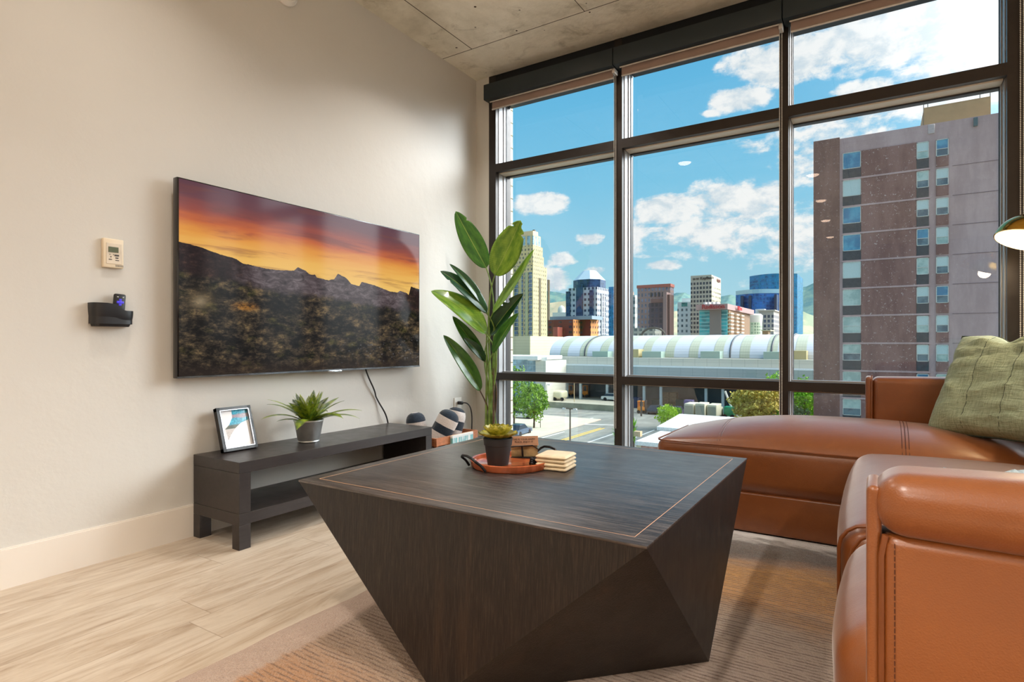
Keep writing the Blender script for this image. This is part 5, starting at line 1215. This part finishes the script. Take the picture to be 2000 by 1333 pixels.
def tree(base, h, rx, rz, m, n, size, seed, label, trunk_h=None, tr=.14, name='tree', group='trees and bushes along the street'):
    base = Vector(base); t_ = thing(name, base, label, 'tree', group)
    cz = base.z + h - rz
    foliage(MB(), (base.x, base.y, cz), rx, rx, rz, n, size, seed).build('foliage', m, t_)
    mb = MB().tube([base, base + Vector((.05, 0, (h - rz) * .5)), (base.x, base.y, cz)], tr, 7, rs=[tr, tr * .8, tr * .5])
    for k in range(4):
        a = k * 1.7 + seed; mb.tube([(base.x, base.y, cz - rz * .6), (base.x + cos(a) * rx * .5, base.y + sin(a) * rx * .5, cz + rz * .1)], tr * .4, 5, rs=[tr * .5, tr * .2])
    mb.build('trunk', M_trunk, t_); return t_
g1 = onZ(1043, 838, GZ); tree((g1.x, g1.y, GZ + .12), 6.9, 2.4, 3.1, LG, 3200, .17, 3, 'green street tree on the sidewalk, right of the pair by the brick edge')
g2 = onZ(1004, 830, GZ); tree((g2.x, g2.y, GZ + .12), 9.2, 2.8, 4.2, LG, 3200, .18, 5, 'green street tree partly hidden by the cream brick edge')
g3 = onZ(1304, 838, GZ); tree(g3, 3.7, 1.75, 1.85, LB, 1800, .15, 8, 'round lime green bush beside the white flat roof')
g4 = onZ(1322, 820, GZ); tree(g4, 2.2, 1.0, 1.05, LD, 500, .14, 9, 'small green bush behind the lime green one')
tree((xat(1474, 88), 88, GZ), 6.9, 4.0, 3.2, LY, 5200, .24, 12, 'olive blond tree just left of the second window post')
tree((xat(1516, 97), 97, GZ), 7.7, 3.0, 3.6, LD, 2600, .22, 13, 'green tree right behind the olive blond tree')
tree((xat(1572, 90), 90, GZ), 7.4, 3.0, 3.6, LD, 2600, .22, 14, 'bright green tree between the second window post and the brown tower')
tree((xat(1556, 80), 80, GZ), 4.6, 2.2, 2.5, LS, 1800, .20, 15, 'silvery green bush below the bright green tree by the brown tower')
tree((xat(1438, 80), 80, GZ), 2.6, 1.5, 1.4, LY, 800, .16, 16, 'low yellow shrub at the foot of the olive blond tree')
tree((xat(1047, 141), 141, GZ), 11.0, 4.6, 3.2, LK, 1400, .35, 17, 'dark green trees between the beige block and the vaulted roof')

# ---- poles
M_pole = mat('weathered_pole', (112, 96, 78), .7, var=.1); M_pg = mat('galvanised_pole', (190, 190, 186), .5, .4)
def pole(px, Y, ytop, label, r=.07, m=None, arms=(), name='street_pole'):
    x_ = xat(px, Y); z_ = zat(px, ytop, Y); t_ = thing(name, (x_, Y, GZ), label, 'pole', 'poles along the street')
    MB().tube([(x_, Y, GZ), (x_, Y, z_)], r, 8, rs=[r, r * .75]).build('shaft', m or M_pole, t_)
    for (dx, dz, L_) in arms: 
        MB().tube([(x_, Y, z_ + dz), (x_ + dx, Y, z_ + dz + .05)], r * .6, 6).build('arm', m or M_pole, t_)
        MB().box(x_ + dx - .18, x_ + dx + .18, Y - .12, Y + .12, z_ + dz - .08, z_ + dz + .06).build('lamp_head', M_white, t_)
    return t_
pole(1113.5, 52, 799, 'brown street pole with a short crossbar, standing nearest in the road view', .10, None, ((-.65, .0, 1), (.55, 0, 1)))
pole(1121.5, 98, 748, 'tall thin tan pole in front of the loading dock', .08, mat('tan_pole', (206, 180, 140), .6))
pole(1067.5, 92, 752, 'pale lamp post with one arm above the street trees', .09, M_pg, ((.55, .0, 1),))
pole(1055.5, 71, 812, 'short sign post beside the right street tree', .05)
pole(1237, 76, 780, 'thin sign post just right of the first window post', .06)
pole(1252.5, 92, 783, 'dark bollard like post by the orange forklift', .16, M_ink)
pole(1018, 82, 812, 'short meter post under the street trees', .06)

# ---- vehicles and dock clutter
M_tyre = mat('rubber_tyre', (28, 28, 30), .8); M_cgl = mat('car_glass', (40, 52, 62), .15)
def car(loc, rz, col, label, name='car', L=4.4):
    t_ = thing(name, (0, 0, 0), label, 'car', 'vehicles outside the window'); W = 1.75
    m = mat('car_paint_%d_%d_%d' % col, col, .25, .3, coat=.6)
    sec = [(-L / 2, .35, .62), (-L / 2 + .1, .3, .86), (-.9, .28, .92), (1.1, .28, .90), (L / 2 - .15, .3, .72), (L / 2, .38, .55)]
    vs = []; 
    for x_, a, b_ in sec: vs += [(x_, -W / 2, a), (x_, W / 2, a), (x_, W / 2 * .96, b_), (x_, -W / 2 * .96, b_)]
    fs = [(i * 4 + k, i * 4 + (k + 1) % 4, (i + 1) * 4 + (k + 1) % 4, (i + 1) * 4 + k) for i in range(5) for k in range(4)] + [(3, 2, 1, 0), (20, 21, 22, 23)]
    MB().add(vs, fs).build('body', m, t_)
    vs = [(-1.7, -.82, .88), (1.0, -.82, .88), (1.0, .82, .88), (-1.7, .82, .88), (-1.1, -.66, 1.42), (.35, -.66, 1.42), (.35, .66, 1.42), (-1.1, .66, 1.42)]
    MB().add(vs, [(0, 1, 5, 4), (1, 2, 6, 5), (2, 3, 7, 6), (3, 0, 4, 7)]).build('window_glass', M_cgl, t_)
    MB().rbox(-1.12, .38, -.68, .68, 1.38, 1.46, .03, 2).build('roof', m, t_)
    for x_ in (-1.35, 1.4):
        for y_ in (-.8, .8): MB().tube([(x_, y_ - .1, .33), (x_, y_ + .1, .33)], .33, 14).build('wheel', M_tyre, t_)
    t_.location = loc; t_.rotation_euler = (0, 0, rz); return t_
def gp(px, py): return onZ(px, py, GZ)
car(gp(1014, 850), R(95), (72, 96, 124), 'blue car parked beside the street trees, partly behind the succulent')
car(gp(1020, 818), R(5), (210, 212, 210), 'white car half hidden behind the street trees')
car(Vector((xat(1281, 97), 97, GZ)), R(90), (52, 62, 72), 'dark car parked right of the orange forklift')
car(Vector((xat(1302, 97), 97, GZ)), R(90), (170, 180, 190), 'silver car parked in front of the crate stacks')
car(Vector((xat(1323, 97), 97, GZ)), R(90), (96, 92, 120), 'grey violet car parked left of the cream trucks')
car(Vector((xat(1198, 104), 104, -9.97)), R(0), (196, 200, 196), 'pale car at the end of the dock yard, left of the window post')
tr_ = thing('covered_trailer', (xat(1088, 99), 99, -9.97), 'rounded cream covered trailer parked on the dock yard', 'trailer', 'vehicles outside the window')
MB().rbox(xat(1079, 99), xat(1101, 99), 98, 101, -9.6, -8.1, .45, 4).build('cover', mat('cream_tarpaulin', (222, 216, 184), .7, bump=.4, bscale=3), tr_)
for px_ in (1083, 1097): MB().tube([(xat(px_, 98), 98.0, -9.62), (xat(px_, 98), 98.3, -9.62)], .34, 12).build('wheel', M_tyre, tr_)
def truck(px, Y, L, hgt, label):
    x_ = xat(px, Y); t_ = thing('box_truck', (x_, Y, GZ), label, 'truck', 'vehicles outside the window'); m = mat('cream_truck_body', (214, 208, 184), .6)
    MB().rbox(x_ - .72, x_ + .72, Y - L / 2, Y + L / 2 - 1.4, GZ + .7, GZ + hgt, .08, 2).build('cargo_box', m, t_)
    MB().rbox(x_ - .7, x_ + .7, Y + L / 2 - 1.35, Y + L / 2, GZ + .5, GZ + hgt * .75, .15, 3).build('cab', m, t_)
    MB().box(x_ - .62, x_ + .62, Y - L / 2 - .03, Y - L / 2, GZ + .9, GZ + hgt - .3).build('rear_door', mat('grey_truck_door', (170, 168, 152), .6), t_)
    for dy in (-L / 2 + .8, L / 2 - .8):
        for dx in (-.72, .47): MB().tube([(x_ + dx, Y + dy, GZ + .42), (x_ + dx + .25, Y + dy, GZ + .42)], .42, 12).build('wheel', M_tyre, t_)
truck(1353, 93, 4.6, 2.6, 'first cream box truck from the left in the yard'); truck(1374, 93, 4.4, 2.7, 'middle cream box truck in the yard'); truck(1397, 94, 4.8, 2.5, 'cream box truck nearest the green crane')
def forklift(px, Y, zb, label, sc_=1.0):
    x_ = xat(px, Y); t_ = thing('forklift', (x_, Y, zb), label, 'forklift', 'orange machines by the dock'); m = mat('safety_orange', (236, 140, 26), .45); s_ = sc_
    MB().rbox(x_ - .7 * s_, x_ + .6 * s_, Y - .5, Y + .5, zb + .3 * s_, zb + 1.1 * s_, .1, 2).build('body', m, t_)
    for dx in (-.6, .35): MB().box(x_ + dx * s_ - .05, x_ + dx * s_ + .05, Y - .45, Y + .45, zb + 1.1 * s_, zb + 2.0 * s_).build('cage_post', m, t_)
    MB().box(x_ - .7 * s_, x_ + .45 * s_, Y - .5, Y + .5, zb + 2.0 * s_, zb + 2.1 * s_).build('cage_roof', m, t_)
    MB().box(x_ + .62 * s_, x_ + .72 * s_, Y - .4, Y + .4, zb + .1, zb + 2.3 * s_).build('mast', M_ink, t_)
    for dx in (-.45, .4): MB().tube([(x_ + dx * s_, Y - .55, zb + .28 * s_), (x_ + dx * s_, Y - .4, zb + .28 * s_)], .28 * s_, 12).build('wheel', M_tyre, t_)
forklift(1254, 96, GZ, 'orange forklift in the open yard, right of the dark post'); forklift(1117, 108, -9.97, 'orange machine in the dock shade, second bay', 1.1); forklift(1144, 108, -9.97, 'orange machine in the dock shade, third bay', 1.15)
M_pal = mat('stacked_crate_wood', (112, 92, 70), .8, var=.25, vscale=4); M_vio = mat('violet_container', (124, 112, 160), .7); M_gr = mat('dark_green_bin', (42, 66, 60), .7)
def crate(px, Y, w_, h_, m, label, n=1, cat='crate'):
    x_ = xat(px, Y)
    for k in range(n):
        o = MB().box(x_ - w_ / 2, x_ + w_ / 2, Y - w_ / 2, Y + w_ / 2, GZ + k * (h_ + .04), GZ + k * (h_ + .04) + h_)
        for q in range(3): o.box(x_ - w_ / 2 - .03, x_ + w_ / 2 + .03, Y - w_ / 2 - .03, Y - w_ / 2, GZ + k * (h_ + .04) + h_ * (.08 + .33 * q), GZ + k * (h_ + .04) + h_ * (.22 + .33 * q))
        tag(o.build('storage_crate', m), label if n == 1 else label + (', bottom one', ', middle one', ', top one')[k], cat, 'storage crates in the yard')
crate(1301, 106, 1.3, .95, M_pal, 'brown crate in the left stack by the dock', 3); crate(1316, 106, 1.3, .95, M_pal, 'brown crate in the right stack by the dock', 3)
crate(1346, 101, 1.4, 2.2, M_vio, 'violet container left of the cream trucks'); crate(1331, 105.6, 1.6, 1.8, M_gr, 'dark green bin behind the cream trucks'); crate(1284, 106, 1.6, 1.6, M_gr, 'dark green bin left of the brown crate stacks'); crate(1242, 104, 1.9, 1.9, mat('navy_bin', (40, 56, 90), .7), 'navy bin beside the first window post')
tag(MB().lathe([(0, GZ), (.4, GZ), (.38, GZ + .5), (.4, GZ + 1.1), (0, GZ + 1.12)], (xat(1335, 86), 86, 0), 16).build('barrel', mat('safety_orange', (236, 140, 26), .45)), 'orange barrel in front of the violet container', 'barrel')
gc = thing('green_crane', (xat(1425, 96), 96, GZ), 'small green crane with a white boom in front of the dock', 'crane')
x_ = xat(1425, 96); MB().rbox(x_ - .75, x_ + .75, 95.2, 96.8, GZ + .5, GZ + 2.0, .15, 2).build('cab', mat('crane_green', (24, 140, 100), .5), gc)
MB().tube([(x_ + .3, 96, GZ + 1.8), (x_ - .7, 96, GZ + 4.4)], .16, 8).build('boom', M_white, gc)
for dx in (-.6, .6): MB().tube([(x_ + dx, 95.1, GZ + .4), (x_ + dx, 95.4, GZ + .4)], .4, 12).build('wheel', M_tyre, gc)

# ---- low brick building with white flat roof and a planter, just below the window
RZ = -5.2
M_wr = mat('white_flat_roof', (244, 242, 238), .8, spec=.2); M_pb = mat('pink_brick', (186, 140, 130), .85, extra=lambda T, cc, co: T.mix(T.rng(T.noise(co, 3, 5, .7), .4, .6), lin(176, 128, 120), lin(204, 166, 156)))
lb = thing('low_building', (-8, 34, GZ), 'low pink brick building with a white flat roof below the chaise', 'building')
a = onZ(1241, 862, RZ); c2 = onZ(1252, 839, RZ)
MB().box(a.x + .1, 4, a.y + .1, c2.y - .1, GZ, RZ - .25).build('brick_wall', M_pb, lb)
MB().box(a.x, 4, a.y, c2.y, RZ - .25, RZ).build('flat_roof', M_wr, lb)
MB().box(a.x + .05, xat(1252, a.y + .06), a.y + .05, a.y + 1, GZ, RZ - .26).build('cream_corner', mat('cream_render', (212, 200, 168), .8), lb)
RZ2 = -5.0; d1 = onZ(1283, 834, RZ2); d2 = onZ(1380, 812, RZ2)
MB().prism([(d1.x, d1.y), (4, d1.y), (4, d2.y), (d2.x - 2.2, d2.y)], RZ2 - .25, RZ2).build('upper_roof', M_wr, lb)
MB().prism([(d1.x + .3, d1.y + .2), (4, d1.y + .2), (4, d2.y - .2), (d2.x - 1.9, d2.y - .2)], GZ, RZ2 - .25).build('upper_wall', mat('pale_green_render', (206, 214, 200), .8), lb)
plx, ply = xat(1246, 36.6), 36.6
pt = thing('roof_planter', (plx, ply, RZ), 'tan planter box on the corner of the white flat roof', 'planter')
MB().box(plx - .22, plx + .22, ply - .2, ply + .2, RZ, RZ + .34).build('box', mat('tan_planter', (206, 178, 140), .8), pt)
def spiky(px, Y, zb, h, label, seed):
    x_ = xat(px, Y); t_ = thing('spiky_shrub', (x_, Y, zb), label, 'shrub', 'spiky shrubs by the low building'); rnd = random.Random(seed); mb = MB()
    for i in range(90):
        a_ = rnd.uniform(0, 6.28); e_ = rnd.uniform(.5, 1.5); L_ = rnd.uniform(.35, .62); z0_ = h - rnd.uniform(.35, 1.9)
        p0 = Vector((x_, Y, zb + z0_)); d_ = Vector((cos(a_) * cos(e_), sin(a_) * cos(e_), sin(e_))); s_ = d_.cross(Vector((0, 0, 1))).normalized() * L_ * .07
        mb.add([p0, p0 + d_ * L_ * .5 + s_, p0 + d_ * L_, p0 + d_ * L_ * .5 - s_], [(0, 1, 2, 3)])
    mb.build('leaves', LD, t_); MB().tube([(x_, Y, zb), (x_, Y, zb + h - .4)], .05, 6).build('stem', M_trunk, t_)
spiky(1238, 40, GZ, 6.45, 'spiky green shrub right of the first window post', 3); spiky(1203, 39, GZ, 6.0, 'spiky green shrub left of the first window post', 6)

# ---- brick return of our own building beside the window
def brickm(T, cc, co):
    s = T.sep(co); f = T.m('FRACT', T.m('DIVIDE', T.m('ADD', s[2], 20), .102)); n = T.noise(co, 18, 4)
    c = T.mix(T.rng(n, .3, .7), lin(222, 214, 180), lin(240, 234, 208)); return T.mix(T.m('LESS_THAN', f, .10), c, lin(120, 108, 84))
brk = thing('brick_pier', (-2.8, 3.9, GZ), 'cream brick pier standing outside the left edge of the window', 'pier')
mb = MB(); zz = -3.0
MB().box(-3.4, -2.499, 3.845, 3.985, GZ, 3.4).build('brickwork', mat('cream_brick', (232, 224, 194), .85, extra=brickm, bump=.4, bscale=40), brk)

# ---- purple brown apartment tower
def stucco(name, a, b_, sp=.5):
    return mat(name, a, .9, extra=lambda T, cc, co: T.mix(T.m('MULTIPLY', T.rng(T.noise(co, 4.5, 2, .9), .62, .70), sp), T.mix(T.rng(T.noise(T.mapv(co, (1, 1, .25)), .5, 6, .7), .35, .65), lin(a), lin(b_)), lin(226, 214, 210)), spec=.2, bump=.3, bscale=6)
M_p1 = stucco('mauve_stucco', (178, 150, 148), (196, 168, 166), .25); M_p2 = stucco('brown_panel_stucco', (126, 92, 88), (150, 114, 108), .6); M_p3 = stucco('umber_stucco', (126, 94, 86), (150, 114, 104), .35)
M_ws = mat('grey_spandrel', (62, 68, 74), .6, var=.2, vscale=4); M_wf = mat('pale_window_frame', (206, 206, 198), .5)
def winm(name, a, b_): return mat(name, a, .12, extra=lambda T, cc, co: T.mix(T.rng(T.noise(co, 1.1, 3), .38, .62), lin(a), lin(b_)), spec=.8)
W_BL = winm('blue_pane', (52, 122, 160), (84, 160, 190)); W_CU = winm('curtained_pane', (150, 176, 170), (186, 206, 198)); W_DK = winm('dark_pane', (70, 92, 106), (104, 128, 138)); W_BR = mat('pale_blind', (196, 214, 212), .6, var=.05)
ap = thing('apartment_tower', (5, 68, GZ), 'tall purple brown apartment tower filling the right window bay', 'building')
PY = 68.0; PT = 21.85
MB().box(-5.57, -3.19, PY - .05, 83, GZ, PT + .15).build('left_pier', M_p3, ap)
MB().box(-3.19, 19, PY, 83, GZ, PT).build('main_wall', M_p1, ap)
MB().box(4.1, 9.4, 72.5, 80, PT, 25.0).build('rooftop_house', mat('tan_stucco', (186, 154, 112), .85, var=.06, vscale=1), ap)
xA0, xA1 = xat(1646, PY), xat(1681.5, PY); xB0, xB1 = xat(1790, PY), xat(1814, PY); xC0, xC1 = xat(1828, PY), xat(1852.5, PY)
FH = 2.775; FZ0 = 18.62
random.seed(21)
kinds = [W_BL, W_BR, W_BL, W_BL, W_BR, W_CU, W_CU, W_CU, W_CU, W_CU, W_DK]
for k in range(11):
    zb2 = FZ0 - FH * k
    MB().box(xA1 + .02, xB0 - .02, PY - .10, PY + .1, zb2 - .94, zb2 + 1.655).build('brown_panel', M_p2, ap)
    MB().box(xA0 - .1, xB1 + .1, PY - .15, PY + .1, zb2 - 1.11, zb2 - .945).build('floor_ledge', M_p1, ap)
    for ci, (a, c_, hz) in enumerate(((xA0, xA1, 1.66), (xB0, xB1, 1.60), (xC0, xC1, 1.60))):
        z0_ = zb2 + .0; z1_ = z0_ + hz; 
        fr = MB(); fw_ = .06
        for q in ((a, c_, z0_, z0_ + fw_), (a, c_, z1_ - fw_, z1_), (a, a + fw_, z0_, z1_), (c_ - fw_, c_, z0_, z1_)): fr.box(q[0], q[1], PY - .14, PY + .02, q[2], q[3])
        if ci or k > 5: fr.box(a, c_, PY - .13, PY + .02, z0_ + hz * .42, z0_ + hz * .42 + .05)
        wo_ = fr.build('window', M_wf, ap)
        top = kinds[k] if ci == 0 else (W_BR if random.random() < .6 else W_BL if random.random() < .5 else W_CU)
        zm = z0_ + hz * .42
        if ci == 0 and k <= 5:
            MB().box(a + .05, c_ - .05, PY - .08, PY - .04, z0_ + .05, z1_ - .05).build('pane', top, wo_)
        else:
            MB().box(a + .05, c_ - .05, PY - .08, PY - .04, zm, z1_ - .05).build('pane', top, wo_)
            MB().box(a + .05, c_ - .05, PY - .08, PY - .04, z0_ + .05, zm).build('pane', W_DK if random.random() < .6 else W_CU, wo_)
        MB().box(a, c_, PY - .12, PY + .02, zb2 - .94, z0_ - .01).build('spandrel', M_ws if ci < 2 else M_p2, ap)
MB().box(xA1 - .2, xA1 + .0, PY - .02, PY + .0, GZ, GZ + .1).build('drain', M_ws, ap)
for k in range(12): MB().box(xC1 + .3, 19, PY - .03, PY + .01, FZ0 - FH * k - 1.06, FZ0 - FH * k - 1.01).build('panel_joint', mat('joint_line', (132, 110, 114), .9), ap)
MB().rbox(xat(1812, PY) , xat(1826, PY), PY - .1, PY + .05, 20.9, 21.8, .05, 1).build('vent_patch', mat('grey_patch', (190, 174, 172), .8), ap)
MB().box(xat(1901, PY), xat(1909, PY), PY - .25, PY, 20.95, 21.7).build('antenna_panel', mat('teal_panel', (60, 96, 104), .6), ap)
for px_, zt in ((1804, 26.6), (1812, 27.8), (1914, 27.4), (1934, 27.9)): MB().tube([(xat(px_, 73), 73, 24.0 if px_ > 1900 else PT), (xat(px_, 73), 73, zt)], .035, 5).tube([(xat(px_, 73) - .5, 73, zt - .9), (xat(px_, 73) + .6, 73, zt - .4)], .02, 4).build('antenna', M_ws, ap)
